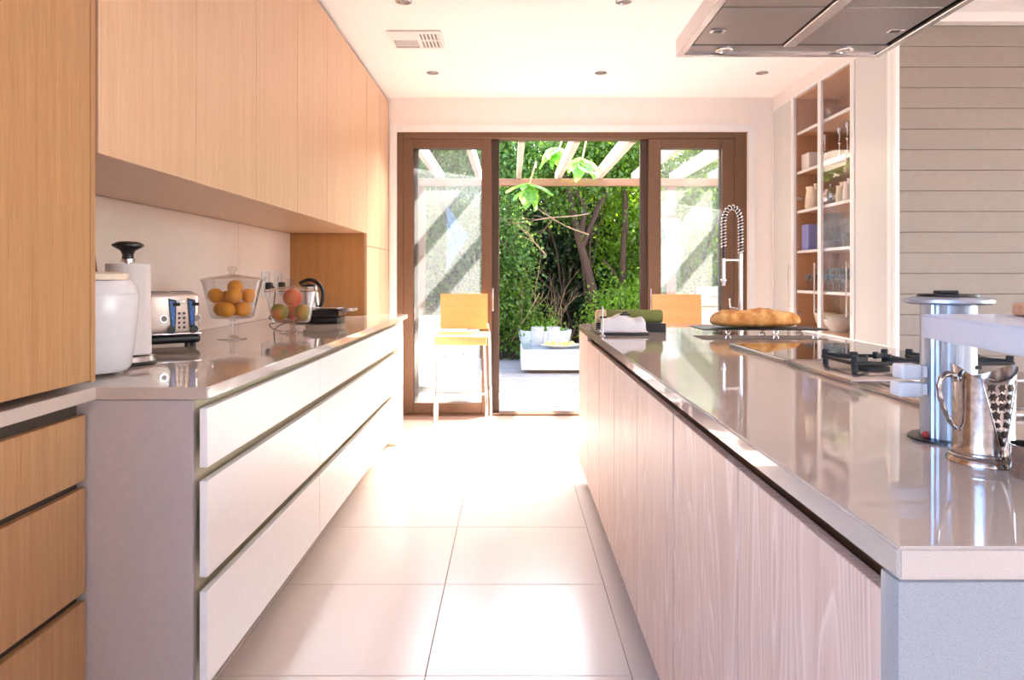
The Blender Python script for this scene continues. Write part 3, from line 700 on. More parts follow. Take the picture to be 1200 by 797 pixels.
MB().box(-.02, .012, -.012, .012, .2505, .256, .002, 1).build('latch', 'black', cp)
MB().box(.022, .033, -.0365, -.030, .125, .131).build('socket_slot', 'black', t)
MB().sphere((-.046, -.012, .011), .006, 12).build('indicator', 'red', t)
for k, z in enumerate((.118, .088)):
    pgm = thing('mains_plug', ('white mains plug, upper of two in the left side of the tower', 'white mains plug, lower of two in the left side of the tower')[k], 'plug', (.751-.044, 1.19, H+z), group='plugs in the power tower')
    MB().box(-.047-(.004*k), -.012, -.017, .017, -.0125, .0125, .004, 3).build('body', 'white_plastic', pgm)
    MB().box(-.012, -.0005, -.012, .012, -.010, .010, .003, 2).build('collar', 'white_plastic', pgm)
# jug
t = thing('silver_jug', 'silver tea-glass holder jug with pierced floral side and curved handle, left of the small cup', 'jug', (.713, 1.05, H+.0005))
n = 64; prof = [(.049, 0), (.049, .004), (.046, .008), (.047, .012), (.0425, .017), (.0415, .022), (.0405, .03), (.0405, .08), (.0415, .12), (.043, .142)]
V = []; F = []
for i, (rr, z) in enumerate(prof):
    for k in range(n):
        a = 2*PI*k/n; zz = z
        if i == len(prof)-1: zz = z-.006+.011*math.cos(2*(a-2.9)) 
        V.append((rr*math.cos(a), rr*math.sin(a), zz))
np_ = len(prof)
for i in range(np_-1):
    for k in range(n): F.append((i*n+k, i*n+(k+1) % n, (i+1)*n+(k+1) % n, (i+1)*n+k))
inner = [(prof[j][0]-.0025, prof[j][1]) for j in (9, 8, 7, 6)]; base = len(V)
for i, (rr, z) in enumerate(inner):
    for k in range(n):
        a = 2*PI*k/n; zz = z-.006+.011*math.cos(2*(a-2.9)) if i == 0 else z
        V.append((rr*math.cos(a), rr*math.sin(a), zz))
for k in range(n): F.append(((np_-1)*n+k, (np_-1)*n+(k+1) % n, base+(k+1) % n, base+k))
for i in range(3):
    for k in range(n): F.append((base+i*n+k, base+i*n+(k+1) % n, base+(i+1)*n+(k+1) % n, base+(i+1)*n+k))
F.append(tuple(base+3*n+k for k in range(n))); F.append(tuple(reversed(range(n))))
MB().add(V, F, True).build('body', 'silver', t)
MB().ring([(.0405, .018), (.0465, .0175), (.0465, .0145), (.0405, .0145)], 48).build('foot_ring', 'silver', t)
# pierced panel: dark patches painted for the openings, with silver scrolls, tapering to the bottom
pm = MB(); rr0 = .0418
A0 = math.radians(-91)
random.seed(3)
def on(a, z, r_): return Vector((r_*math.cos(a), r_*math.sin(a), z))
m2 = MB(); rows = 7
for i in range(rows):
    z = .036+.0135*i; half = .10+.075*i
    cnt = 1 if i < 1 else (2 if i < 4 else 3)
    for j in range(cnt):
        ca = A0+(0 if cnt == 1 else (-half+2*half*j/(cnt-1))*.62)
        q = [on(ca, z+.006, rr0+.0002), on(ca+.07, z+.003, rr0+.0002), on(ca+.12, z+.0045, rr0), on(ca+.09, z-.001, rr0), on(ca+.12, z-.005, rr0), on(ca+.04, z-.003, rr0), on(ca, z-.0065, rr0), on(ca-.04, z-.003, rr0), on(ca-.12, z-.005, rr0), on(ca-.09, z-.001, rr0), on(ca-.12, z+.0045, rr0), on(ca-.07, z+.003, rr0)]
        c0 = on(ca, z, rr0+.0006); sc_ = random.uniform(.75, 1.2); ro = random.uniform(-.5, .5)
        def tw(p_):
            a_ = math.atan2(p_.y, p_.x)-ca; zz_ = (p_.z-z); u_ = a_*rr0; co, si = math.cos(ro), math.sin(ro)
            return on(ca+(u_*co-zz_*si)*sc_/rr0, z+(u_*si+zz_*co)*sc_, rr0+.0003)
        q = [tw(p_) for p_ in q]
        m2.add([c0]+q, [(0, k+1, (k+1) % 12+1) for k in range(12)])
m2.build('pierced_opening', 'silver_dark', t)
for sgn in (-1, 1):
    pts = [on(A0+sgn*(.07+.55*(i/10)), .028+.0095*i*1.05, .0423+.0004) for i in range(11)]
    pts += [on(A0+sgn*(.62-.12*(j)), .128+.002*math.sin(j), .0425) for j in range(1, 4)]
    MB().tube(pts, .0009, 6).build('scroll_border', 'silver', t)
hp = [(-.042, -.004, .125), (-.052, -.006, .134), (-.066, -.008, .132), (-.073, -.009, .118), (-.071, -.009, .098), (-.062, -.008, .074), (-.051, -.006, .056), (-.0425, -.005, .05)]
def smooth(p, it=2):
    p = [Vector(q) for q in p]
    for _ in range(it):
        o = [p[0]]
        for a, b in zip(p[:-1], p[1:]): o += [a*.75+b*.25, a*.25+b*.75]
        o.append(p[-1]); p = o
    return p
sp = smooth(hp); MB().tube(sp, [.0052-.0025*i/len(sp)+.0006*math.sin(i*1.9) for i in range(len(sp))], 10).build('handle', 'silver', t)
# small cup
t = thing('silver_cup', 'small plain silver cup at the right edge, in front of the jug', 'cup', (.7245, .965, H+.0005))
MB().lathe([(0, 0), (.0265, 0), (.0275, .003), (.0275, .044), (.0285, .046), (.0262, .046), (.0255, .005), (0, .004)], 36).build('body', 'silver', t)
MB().tube([(.027, .002, .036), (.040, .003, .034), (.042, .003, .018), (.027, .002, .012)], .0022, 8).build('handle', 'silver', t)
# raised shelf
t = thing('raised_bar_shelf', 'thick white raised shelf with rounded corner entering from the right edge', 'shelf', (0, 0, 0))
def shelf_mesh():
    bm = bmesh.new(); c0 = (.632, 1.082); c1 = (.575, .55)
    P = [(.642, 1.084), (1.35, 1.10), (1.35, .50), (.573, .50)]
    # rounded far left corner
    P = [(.628, 1.055), (.632, 1.073), (.642, 1.082), (.66, 1.084), (1.35, 1.10), (1.35, .50), (.547, .50)]
    vs = [bm.verts.new((x, y, 1.1065)) for x, y in P]; f_ = bm.faces.new(vs); r = bmesh.ops.extrude_face_region(bm, geom=[f_])
    for v in r['geom']:
        if isinstance(v, bmesh.types.BMVert): v.co.z = 1.1415
    bmesh.ops.recalc_face_normals(bm, faces=bm.faces)
    bmesh.ops.bevel(bm, geom=list(bm.edges), offset=.003, segments=2, affect='EDGES')
    me = bpy.data.meshes.new('slab'); bm.to_mesh(me); bm.free(); me.materials.append(M['shelf_stone']); o = bpy.data.objects.new('slab', me); C.objects.link(o); o.parent = t
shelf_mesh()
for (x, y) in ((1.22, .95), (1.22, .76)): MB().tube([(x, y, H+.0005), (x, y, 1.106)], .018, 16).build('leg', 'steel', t)
# turned wooden lid on the shelf
t = thing('wooden_trivet', 'round ribbed wooden stand with a wedge on the white shelf', 'trivet', (.797, 1.00, 1.142))
V = []; N = 90
for z, rf in ((.001, .96), (.003, 1), (.016, 1), (.018, .96)):
    for k in range(N):
        a = 2*PI*k/N; rr = .062*rf*(1-.02*(k % 3 == 0)); V.append((rr*math.cos(a), rr*math.sin(a), z))
F = [(i*N+k, i*N+(k+1) % N, (i+1)*N+(k+1) % N, (i+1)*N+k) for i in range(3) for k in range(N)]+[tuple(3*N+k for k in range(N)), tuple(reversed(range(N)))]
MB().add(V, F).build('disc', 'board_wood', t)
MB().add([(-.035, -.012, .0185), (.04, -.012, .0185), (.04, .012, .0185), (-.035, .012, .0185), (-.012, -.01, .038), (.03, -.01, .044), (.03, .01, .044), (-.012, .01, .038)], [(0, 1, 2, 3), (4, 5, 6, 7), (0, 1, 5, 4), (1, 2, 6, 5), (2, 3, 7, 6), (3, 0, 4, 7)]).build('wedge', 'board_wood', t)

# ================================================================ bread on rack
t = thing('bread_rack', 'low black board on wire feet carrying the loaf', 'rack', (1.205, 3.44, H))
MB().box(-.28, .32, -.10, .10, .020, .026, .002, 1).build('board', 'slate', t)
for x in (-.16, .07, .26):
    for s_ in (-1, 1):
        MB().tube(smooth([(x-.012, s_*.09, .0195), (x-.01, s_*.09, .004), (x+.01, s_*.09, .004), (x+.012, s_*.09, .0195)]), .003, 8).build('foot', 'chrome', t)
def loaf():
    n, m = 48, 24; V = []; F = []
    for i in range(n+1):
        u = -1+2*i/n; e = (1-abs(u)**3.6)**.5 if abs(u) < 1 else 0
        for k in range(m):
            a = 2*PI*k/m; y = .075*e*math.cos(a)*(1-.08*math.sin(a)); z = math.sin(a)
            zz = (.060*e*z) if z > 0 else (.03*e*z)
            zz += .006*math.sin(u*7+.6)*max(0, z)*e + .002*math.sin(u*31+a*3)*e
            V.append((u*.226, y, .030+zz))
    for i in range(n):
        for k in range(m): F.append((i*m+k, i*m+(k+1) % m, (i+1)*m+(k+1) % m, (i+1)*m+k))
    return MB().add(V, F, True)
o = loaf().build('bread_loaf', 'crust'); fix(o, 'long golden crusty bread loaf lying on the black rack', 'bread', None, (1.205, 3.44, H+.029))
# ================================================================ faucet
t = thing('spring_faucet', 'chrome spring-neck kitchen faucet behind the bread loaf', 'faucet', (1.27, 4.065, H))
pxm = 4.065/815
def fp(px, py): return ((px-599)*pxm-1.27, 0, 1.2-(py-324)*pxm-H)
MB().lathe([(0, .0005), (.028, .0005), (.028, .008), (.018, .012), (.018, .06), (0, .06)], 28, (fp(868, 0)[0], 0, 0)).build('base', 'chrome', t)
MB().tube([(fp(868, 0)[0], 0, .06), fp(868, 297)], .0135, 18).build('riser', 'chrome', t)
x1 = fp(868, 0)[0]; x0 = fp(848, 0)[0]; zt = fp(0, 262)[2]; zb = fp(0, 297)[2]; rad = (x1-x0)/2
path = [Vector((x1+.0, 0, zb)), Vector((x1, 0, zt))]
for k in range(1, 20):
    a = PI*k/20; path.append(Vector(((x0+x1)/2+rad*math.cos(a), 0, zt+rad*1.9*math.sin(a))))
path += [Vector((x0, 0, zt)), Vector((x0, 0, fp(0, 290)[2]))]
MB().tube(path, .0085, 12).build('hose', 'black', t)
# helix around path
cum = [0]
for a, b in zip(path[:-1], path[1:]): cum.append(cum[-1]+(b-a).length)
tot = cum[-1]; pts = []; turns = 30; NS = turns*10
for i in range(NS+1):
    s_ = tot*i/NS; j = max(k for k in range(len(cum)) if cum[k] <= s_+1e-9); j = min(j, len(path)-2)
    q = (s_-cum[j])/(cum[j+1]-cum[j]); p = path[j].lerp(path[j+1], q); tg = (path[j+1]-path[j]).normalized()
    nn = Vector((0, 1, 0)); bb = tg.cross(nn); an = 2*PI*turns*i/NS; pts.append(p+(nn*math.cos(an)+bb*math.sin(an))*.0155)
MB().tube(pts, .0028, 6).build('spring', 'chrome', t)
zh0, zh1 = fp(0, 303)[2], fp(0, 329)[2]
MB().tube([(x0, 0, fp(0, 290)[2]), (x0, 0, zh0)], .008, 10).build('hose_end', 'black', t)
MB().lathe([(0, zh1-.03), (.010, zh1-.03), (.012, zh1-.004), (.019, zh1-.002), (.019, zh1+.006), (.012, zh1+.01), (.0115, zh0), (0, zh0)], 20, (x0, 0, 0)).build('spray_head', 'chrome', t)
za = fp(0, 305)[2]; MB().tube([(x0+.008, 0, za), (x1-.01, 0, za)], .006, 10).build('support_arm', 'chrome', t)
MB().tube([(x1-.015, 0, .09), (x1-.06, 0, .10), (x1-.065, 0, .15)], .005, 8).build('lever', 'chrome', t)

# ================================================================ towel tray on the island
t = thing('towel_tray', 'low dark tray with steel rim holding a folded white towel', 'tray', (.535, 3.36, H+.0005))
MB().box(-.115, .118, -.075, .075, 0, .012, .003, 2).build('tray', 'slate', t)
MB().box(-.11, .113, -.07, .07, .0125, .020, .003, 2).build('liner', 'steel', t)
def towel():
    bm = bmesh.new(); bmesh.ops.create_grid(bm, x_segments=26, y_segments=14, size=1)
    V = []
    n = 26; m = 14
    mb = MB(); V = []; F = []
    for layer in (0, 1):
        for j in range(m+1):
            for i in range(n+1):
                u = -1+2*i/n; v = -1+2*j/m; x = .098*u; y = .058*v
                if layer: z = .062+.010*math.cos(u*5.2+.4)+.006*math.sin(v*4+u*2); e = max(abs(u)**10, abs(v)**10); z -= .02*e
                else: z = 0; x *= 1.03
                V.append((x, y, z))
    bm.free(); st = (n+1)*(m+1)
    for j in range(m):
        for i in range(n):
            a = j*(n+1)+i; F.append((a, a+n+1, a+n+2, a+1)); F.append((st+a, st+a+1, st+a+n+2, st+a+n+1))
    for i in range(n): F.append((i, i+1, st+i+1, st+i)); a = m*(n+1)+i; F.append((a+1, a, st+a, st+a+1))
    for j in range(m): a = j*(n+1); F.append((a+n+1, a, st+a, st+a+n+1)); a += n; F.append((a, a+n+1, st+a+n+1, st+a))
    return mb.add(V, F, True)
o = towel().build('white_towel', 'towel_w'); fix(o, 'folded white cloth heaped on the dark tray', 'towel', None, (.54, 3.36, H+.0215))
t = thing('black_clip', 'small black and white clip on top of the folded white cloth', 'clip', (.555, 3.36, H+.0215+.062))
MB().box(-.03, .02, -.012, .012, .008, .017, .004, 2).build('body', 'black', t); MB().tube([(-.02, 0, .018), (0, 0, .026), (.004, 0, .017)], .004, 8).build('lever', 'black', t)
t = thing('steel_post', 'slim upright steel post with a crossbar at the corner of the tray', 'stand', (.43, 3.27, H+.0005))
MB().tube([(0, 0, .004), (0, 0, .13)], [.006, .0045], 12).build('pole', 'steel', t); MB().lathe([(0, 0), (.016, 0), (.014, .005), (0, .006)], 18).build('foot', 'steel', t); MB().sphere((0, 0, .134), .006, 12).build('finial', 'steel', t)
MB().tube([(-.012, 0, .088), (.02, 0, .088)], .005, 8).build('crossbar', 'black', t)
t = thing('slatted_stand', 'dark layered slate block stand under the rolled green towel', 'stand', (.60, 3.53, H+.0005))
for k in range(5):
    bx('slat', 'slate', t, -.175, .175, -.05, .05, .0095*k, .0095*k+.006)
    if k < 4:
        bx('spacer', 'porcelain', t, -.174, -.12, -.03, .045, .0095*k+.0062, .0095*k+.0093)
        bx('spacer', 'slate', t, -.119, .1745, -.0495, .0495, .0095*k+.0062, .0095*k+.0093)
t = thing('rolled_towel', 'rolled olive green towel with a tan end behind the white cloth', 'towel', (.60, 3.53, H+.0445))
Mr = Matrix.Rotation(PI/2, 4, 'Y')
MB().lathe([(0, -.12), (.03, -.12), (.0335, -.112), (.033, .158), (.029, .165), (0, .165)], 28, (0, 0, .034), mat=Mr).build('roll', 'towel_g', t)
MB().lathe([(0, -.172), (.027, -.172), (.033, -.165), (.0335, -.1205), (0, -.1205)], 28, (0, 0, .034), mat=Mr).build('roll_end', 'towel_b', t)

# ================================================================ left counter things
t = thing('bread_maker', 'white rounded kitchen appliance with a cream lid, partly behind the tall cabinet', 'appliance', (-1.222, 2.00, H+.0005))
MB().lathe([(0, .008), (.105, .008), (.115, .02), (.124, .08), (.132, .16), (.137, .225), (.134, .232), (.13, .25), (.118, .268), (0, .27)], 48).build('body', 'white_plastic', t)
MB().lathe([(0, .2705), (.108, .2705), (.110, .286), (.100, .292), (0, .294)], 40).build('lid', 'cream', t)
MB().ring([(.1335, .2255), (.138, .2265), (.138, .2295), (.1345, .231)], 48).build('seam_band', 'white_plastic', t)
for a in (0, 2.1, 4.2): MB().lathe([(0, 0), (.014, 0), (.014, .008), (0, .008)], 12, (.09*math.cos(a), .09*math.sin(a), 0)).build('foot', 'kick', t)
# leaning reddish board behind it
t = thing('chopping_board', 'dark red-brown board standing behind the white appliance', 'board', (-1.56, 2.60, H+.0005))
MB().add([(-.045, -.01, 0), (.045, -.01, 0), (.045, .01, 0), (-.045, .01, 0), (-.045, -.01, .40), (-.005, -.01, .40), (-.005, .01, .40), (-.045, .01, .40)], [(3, 2, 1, 0), (4, 5, 6, 7), (0, 1, 5, 4), (1, 2, 6, 5), (2, 3, 7, 6), (3, 0, 4, 7)]).build('board', 'mahog', t)
# towel holder
t = thing('paper_towel_holder', 'paper towel holder with steel base and black mushroom knob', 'holder', (-1.226, 2.225, H+.0005))
MB().lathe([(0, 0), (.082, 0), (.084, .004), (.080, .010), (0, .010)], 40).build('base_pad', 'black', t)
MB().lathe([(0, .0105), (.080, .0105), (.074, .026), (.02, .032), (0, .032)], 40).build('base', 'steel', t)
MB().tube([(0, 0, .033), (0, 0, .335)], .009, 14).build('pole', 'steel', t)
MB().lathe([(0, .3355), (.018, .3355), (.016, .348), (.022, .362), (.046, .376), (.046, .382), (.03, .390), (0, .392)], 32).build('knob', 'black', t)
MB().lathe([(0, .325), (.02, .325), (.02, .335), (0, .335)], 24).build('collar', 'steel', t)
o = thing('paper_towel_roll', 'white paper towel roll standing on the holder', 'paper towel', (-1.226, 2.225, H+.0335))
MB().ring([(.020, 0), (.063, 0), (.065, .002), (.063, .285), (.061, .287), (.020, .287)], 48).build('roll', 'paper', o)
MB().add([(.04, -.055, 0), (.078, -.03, 0), (.066, .02, 0), (.036, -.054, .283), (.072, -.028, .283), (.062, .02, .283)], [(0, 1, 4, 3), (1, 2, 5, 4)], True).build('loose_sheet', 'paper', o)
# toaster
t = thing('toaster', 'cream four-slice toaster with blue-lit levers and black knobs', 'toaster', (-1.384, 2.81, H+.0005), math.radians(33)); t.scale = (1, 1, 1.09)
W, Dp = .10, .10
for sx in (-1, 1):
    for sy in (-1, 1): MB().lathe([(0, 0), (.011, 0), (.012, .014), (0, .014)], 12, (sx*.08, sy*.07, 0)).build('foot', 'black', t)
MB().box(-W-.004, W+.004, -Dp-.006, Dp+.006, .0142, .045, .012, 3).build('base', 'black', t)
MB().box(-W-.006, W+.006, -Dp-.012, Dp+.008, .0455, .053, .003, 2).build('crumb_band', 'chrome', t)
MB().box(-W, W, -Dp, Dp, .0535, .195, .014, 4).build('body', 'cream_metal', t)
tp = bx('top_plate', 'steel', t, -W+.02, W-.02, -Dp+.02, Dp-.02, .1955, .200, .002, 1)
for k in (-1, 1):
    for q in (-1, 1): bx('slot', 'black', tp, k*.04-.034, k*.04+.034, q*.035-.014, q*.035+.014, .2002, .2012)
yf = -Dp-.0005
for k, xx in enumerate((.002, .070)):
    m_ = MB(); q = [(-.016, .178), (.014, .170), (.010, .068), (-.006, .072)]
    m_.add([(xx+a, yf-.006, b) for a, b in q]+[(xx+a, yf, b) for a, b in q], [(0, 1, 2, 3), (7, 6, 5, 4), (0, 4, 5, 1), (1, 5, 6, 2), (2, 6, 7, 3), (3, 7, 4, 0)])
    wnd = m_.build('lever_window', 'black', t)
    q = [(-.011, .170), (.009, .163), (.006, .076), (-.002, .080)]
    MB().add([(xx+a, yf-.0065, b) for a, b in q]+[(xx+a, yf-.0062, b) for a, b in q], [(0, 1, 2, 3), (7, 6, 5, 4), (0, 4, 5, 1), (1, 5, 6, 2), (2, 6, 7, 3), (3, 7, 4, 0)]).build('window_insert', 'blue_glow', wnd)
    MB().box(xx+.0, xx+.026, yf-.024, yf-.0066, .150, .162, .005, 3).build('lever', 'black', t)
    MB().lathe([(0, 0), (.014, 0), (.013, .018), (0, .018)], 20, (xx-.005+(.014 if k else 0), yf-.0065, .066), mat=Matrix.Rotation(PI/2, 4, 'X')).build('knob', 'black', t)
    MB().ring([(.011, 0), (.014, 0), (.014, .003), (.011, .003)], 24, (xx-.030 if k == 0 else xx+.022, yf-.0005, .105), mat=Matrix.Rotation(PI/2, 4, 'X')).build('dial_ring', 'chrome', t)
    MB().lathe([(0, 0), (.0105, 0), (.009, .003), (0, .003)], 20, (xx-.030 if k == 0 else xx+.022, yf-.0005, .105), mat=Matrix.Rotation(PI/2, 4, 'X')).build('dial', 'kick', t)
for k in range(4):
    for q in range(2):
        MB().lathe([(0, 0), (.005, 0), (.004, .005), (0, .005)], 12, (.026+.018*q, yf-.0003, .072+.017*k), mat=Matrix.Rotation(PI/2, 4, 'X')).build('button', 'black', t)
MB().box(.024, .048, yf-.002, yf-.0003, .160, .170, .0008, 1).build('badge', 'chrome', t)

# footed glass jars
def jar(nm, lb, loc, rt, rb, z0, z1, foot, zk):
    t = thing(nm, lb, 'jar', loc); th = .003
    MB().lathe([(0, 0), (foot, 0), (foot, .003), (foot*.6, .008), (.014, .016), (.010, .024), (.010, z0-.012), (.02, z0-.004), (rb*.9, z0), (rb, z0+.008), (rt-.002, z1-.006), (rt+.003, z1), (rt-th-.001, z1), (rb-th, z0+.010), (rb*.85, z0+.004), (0, z0+.004)], 48).build('bowl', 'glass', t)
    MB().lathe([(rt+.002, z1+.001), (rt+.005, z1+.004), (rt*.9, z1+.011), (rt*.5, z1+.020), (.016, z1+.026), (.009, z1+.032), (.013, z1+.037), (.021, z1+.048), (.018, z1+.060), (0, z1+.064), (0, z1+.0635)], 48).build('lid', 'glass', t)
    return t
J1 = (-1.254, 3.126); J2 = (-1.095, 3.46)
jar('fruit_jar', 'larger footed glass jar with lid, full of oranges', (J1[0], J1[1], H+.0005), .130, .092, .092, .262, .062, 0)
jar('fruit_jar', 'smaller footed glass jar with lid, holding peaches', (J2[0], J2[1], H+.0005), .126, .093, .052, .205, .056, 0)
oranges = [(256.2, 352.5, .0), (275, 348.7, -.045), (275.7, 336.7, .01), (291.5, 346.5, .02), (287.7, 362, -.045), (269, 367, -.05), (254.5, 368, .01), (276, 366, .05), (262, 351, .065)]
ol = ['orange at the upper left of the large jar', 'orange in the centre of the large jar', 'topmost orange in the large jar', 'orange at the upper right of the large jar', 'orange at the lower right of the large jar', 'orange at the bottom front of the large jar', 'orange at the lower left of the large jar', 'orange at the back bottom of the large jar behind the front ones', 'orange at the back of the large jar behind the upper left one']
placed = []
for (px, py, dy), lb in zip(oranges, ol):
    d = J1[1]+dy; x = (px-599)*d/815; z = 1.2-(py-324)*d/815
    # keep inside the glass
    zr = (z-H-.092)/.17; rmax = .088+.036*max(0, zr)-.038; v_ = Vector((x-J1[0], dy)); 
    if v_.length > rmax: v_ *= rmax/v_.length
    z = max(z, H+.092+.0405)
    placed.append([Vector((J1[0]+v_.x, J1[1]+v_.y, z)), lb])
def settle(pl, rad, cx_, cy_, lim):
    for _ in range(80):
        for i_ in range(len(pl)):
            for j_ in range(i_):
                d_ = pl[i_][0]-pl[j_][0]; mn = rad[i_]+rad[j_]+.0006
                if d_.length < mn:
                    u_ = d_.normalized(); u_ = Vector((u_.x*.5, u_.y if abs(u_.y) > .15 else .3, u_.z*.5)).normalized(); sh_ = (mn-d_.length)*.5
                    pl[i_][0] += u_*sh_; pl[j_][0] -= u_*sh_
        for i_, p_ in enumerate(pl):
            q_ = Vector((p_[0].x-cx_, p_[0].y-cy_)); lm, zf = lim(p_[0].z, rad[i_])
            if q_.length > lm: q_ *= lm/q_.length; p_[0].x, p_[0].y = cx_+q_.x, cy_+q_.y
            p_[0].z = max(p_[0].z, zf)
settle(placed, [.0345]*len(placed), J1[0], J1[1], lambda z_, r_: (.088+.036*max(0, (z_-H-.092)/.17)-r_-.002, H+.098+r_))
for p_, lb in placed:
    o = MB().sphere((0, 0, 0), .0345, 24, (1, 1, .96)).build('orange', 'orange'); fix(o, lb, 'orange', 'oranges in the large jar', tuple(p_))
pf = []
for (px, py, dy, r_, mt, lb) in ((328, 366, 0, .044, 'mango', 'green and orange fruit at the left of the small jar'), (346, 353, -.01, .047, 'peach', 'large red peach on top in the small jar'), (354, 368, .0, .042, 'mango', 'green and orange fruit at the right of the small jar'), (341, 368, .05, .04, 'peach', 'peach at the back of the small jar')):
    d = J2[1]+dy; x = (px-599)*d/815; z = max(1.2-(py-324)*d/815, H+.058+r_)
    v_ = Vector((x-J2[0], dy)); rm = .122-.004-r_ if z > 1.06 else .1-r_+.005
    if v_.length > rm: v_ *= rm/v_.length
    pf.append([Vector((J2[0]+v_.x, J2[1]+v_.y, z)), lb, mt, r_])
settle(pf, [p_[3] for p_ in pf], J2[0], J2[1], lambda z_, r_: (.089+.033*max(0, (z_-H-.052)/.153)-r_, H+.058+r_))
for p_, lb, mt, r_ in pf:
    o = MB().sphere((0, 0, 0), r_, 28, (1.0, 1, .97)).build('peach', mt); fix(o, lb, 'fruit', 'fruit in the small jar', tuple(p_))

# kettle and grill press
t = thing('kettle', 'steel kettle with a black curved handle behind the small jar', 'kettle', (-1.29, 4.42, H+.0005))
MB().lathe([(0, 0), (.085, 0), (.085, .022), (0, .022)], 36).build('base', 'black', t)
MB().lathe([(0, .0225), (.080, .0225), (.078, .06), (.066, .17), (.056, .215), (0, .215)], 36).build('body', 'steel', t)
MB().lathe([(0, .2155), (.055, .2155), (.05, .228), (.012, .234), (0, .24)], 32).build('lid', 'black', t)
MB().tube(smooth([(-.05, -.01, .235), (0, -.015, .262), (.06, -.02, .25), (.105, -.025, .19), (.095, -.025, .10), (.06, -.02, .07)]), .012, 12).build('handle', 'black', t)
MB().add([(-.055, -.02, .17), (-.055, .02, .17), (-.088, 0, .205), (-.05, -.016, .212), (-.05, .016, .212)], [(0, 1, 2), (0, 2, 3), (1, 4, 2), (3, 2, 4), (0, 3, 4, 1)]).build('spout', 'steel', t)
t = thing('sandwich_press', 'low black and steel sandwich press on the worktop by the tall cabinet', 'appliance', (-1.12, 4.22, H+.0005))
MB().box(-.10, .09, -.10, .10, .0, .035, .006, 2).build('lower_body', 'black', t)
MB().add([(-.11, -.11, .036), (.10, -.11, .046), (.10, .11, .046), (-.11, .11, .036), (-.11, -.11, .075), (.10, -.11, .085), (.10, .11, .085), (-.11, .11, .075)], [(3, 2, 1, 0), (4, 5, 6, 7), (0, 1, 5, 4), (1, 2, 6, 5), (2, 3, 7, 6), (3, 0, 4, 7)]).build('upper_body', 'black', t)
MB().box(-.09, .085, -.09, .09, .0855, .091, .002, 1).build('top_plate', 'steel', t)
MB().box(.101, .17, -.085, .085, .070, .086, .005, 2).build('handle', 'steel', t)
# sockets and cable
for k, (y0, y1) in enumerate(((4.47, 4.62), (4.72, 4.87))):
    t = thing('wall_socket', ('white double wall socket left of the other one', 'white wall socket nearest the tall oak cabinet')[k], 'socket', (XL+.0125, (y0+y1)/2, 1.15), group='sockets above the worktop')
    w3 = (y1-y0)/2
    MB().box(.0, .008, -w3, w3, -.08, .08, .003, 2).build('plate', 'white_plastic', t)
    MB().box(.0085, .010, -w3*.5, -w3*.3, .02, .05).build('switch', 'kick', t)
    pgm = thing('black_plug', ('round black plug with a looping cable in the left wall socket', 'black plug in the wall socket by the tall cabinet')[k], 'plug', (XL+.0235, (y0+y1)/2, 1.135), group='black plugs in the wall sockets')
    MB().box(.0, .035, -.026, .026, -.024, .026, .008, 3).build('body', 'black', pgm)
    if k == 0:
        c = [(.036, 0, 0), (.06, .0, -.02), (.055, -.02, -.09), (.06, -.04, -.16), (.12, .02, -.195), (.20, .06, -.19), (.22, -.02, -.15), (.14, -.16, -.14), (.08, -.22, -.19), (.13, -.25, -.2095), (.18, -.22, -.2095), (.205, -.17, -.2095)]
        MB().tube(smooth(c, 3), .0045, 8).build('cable', 'black', pgm)

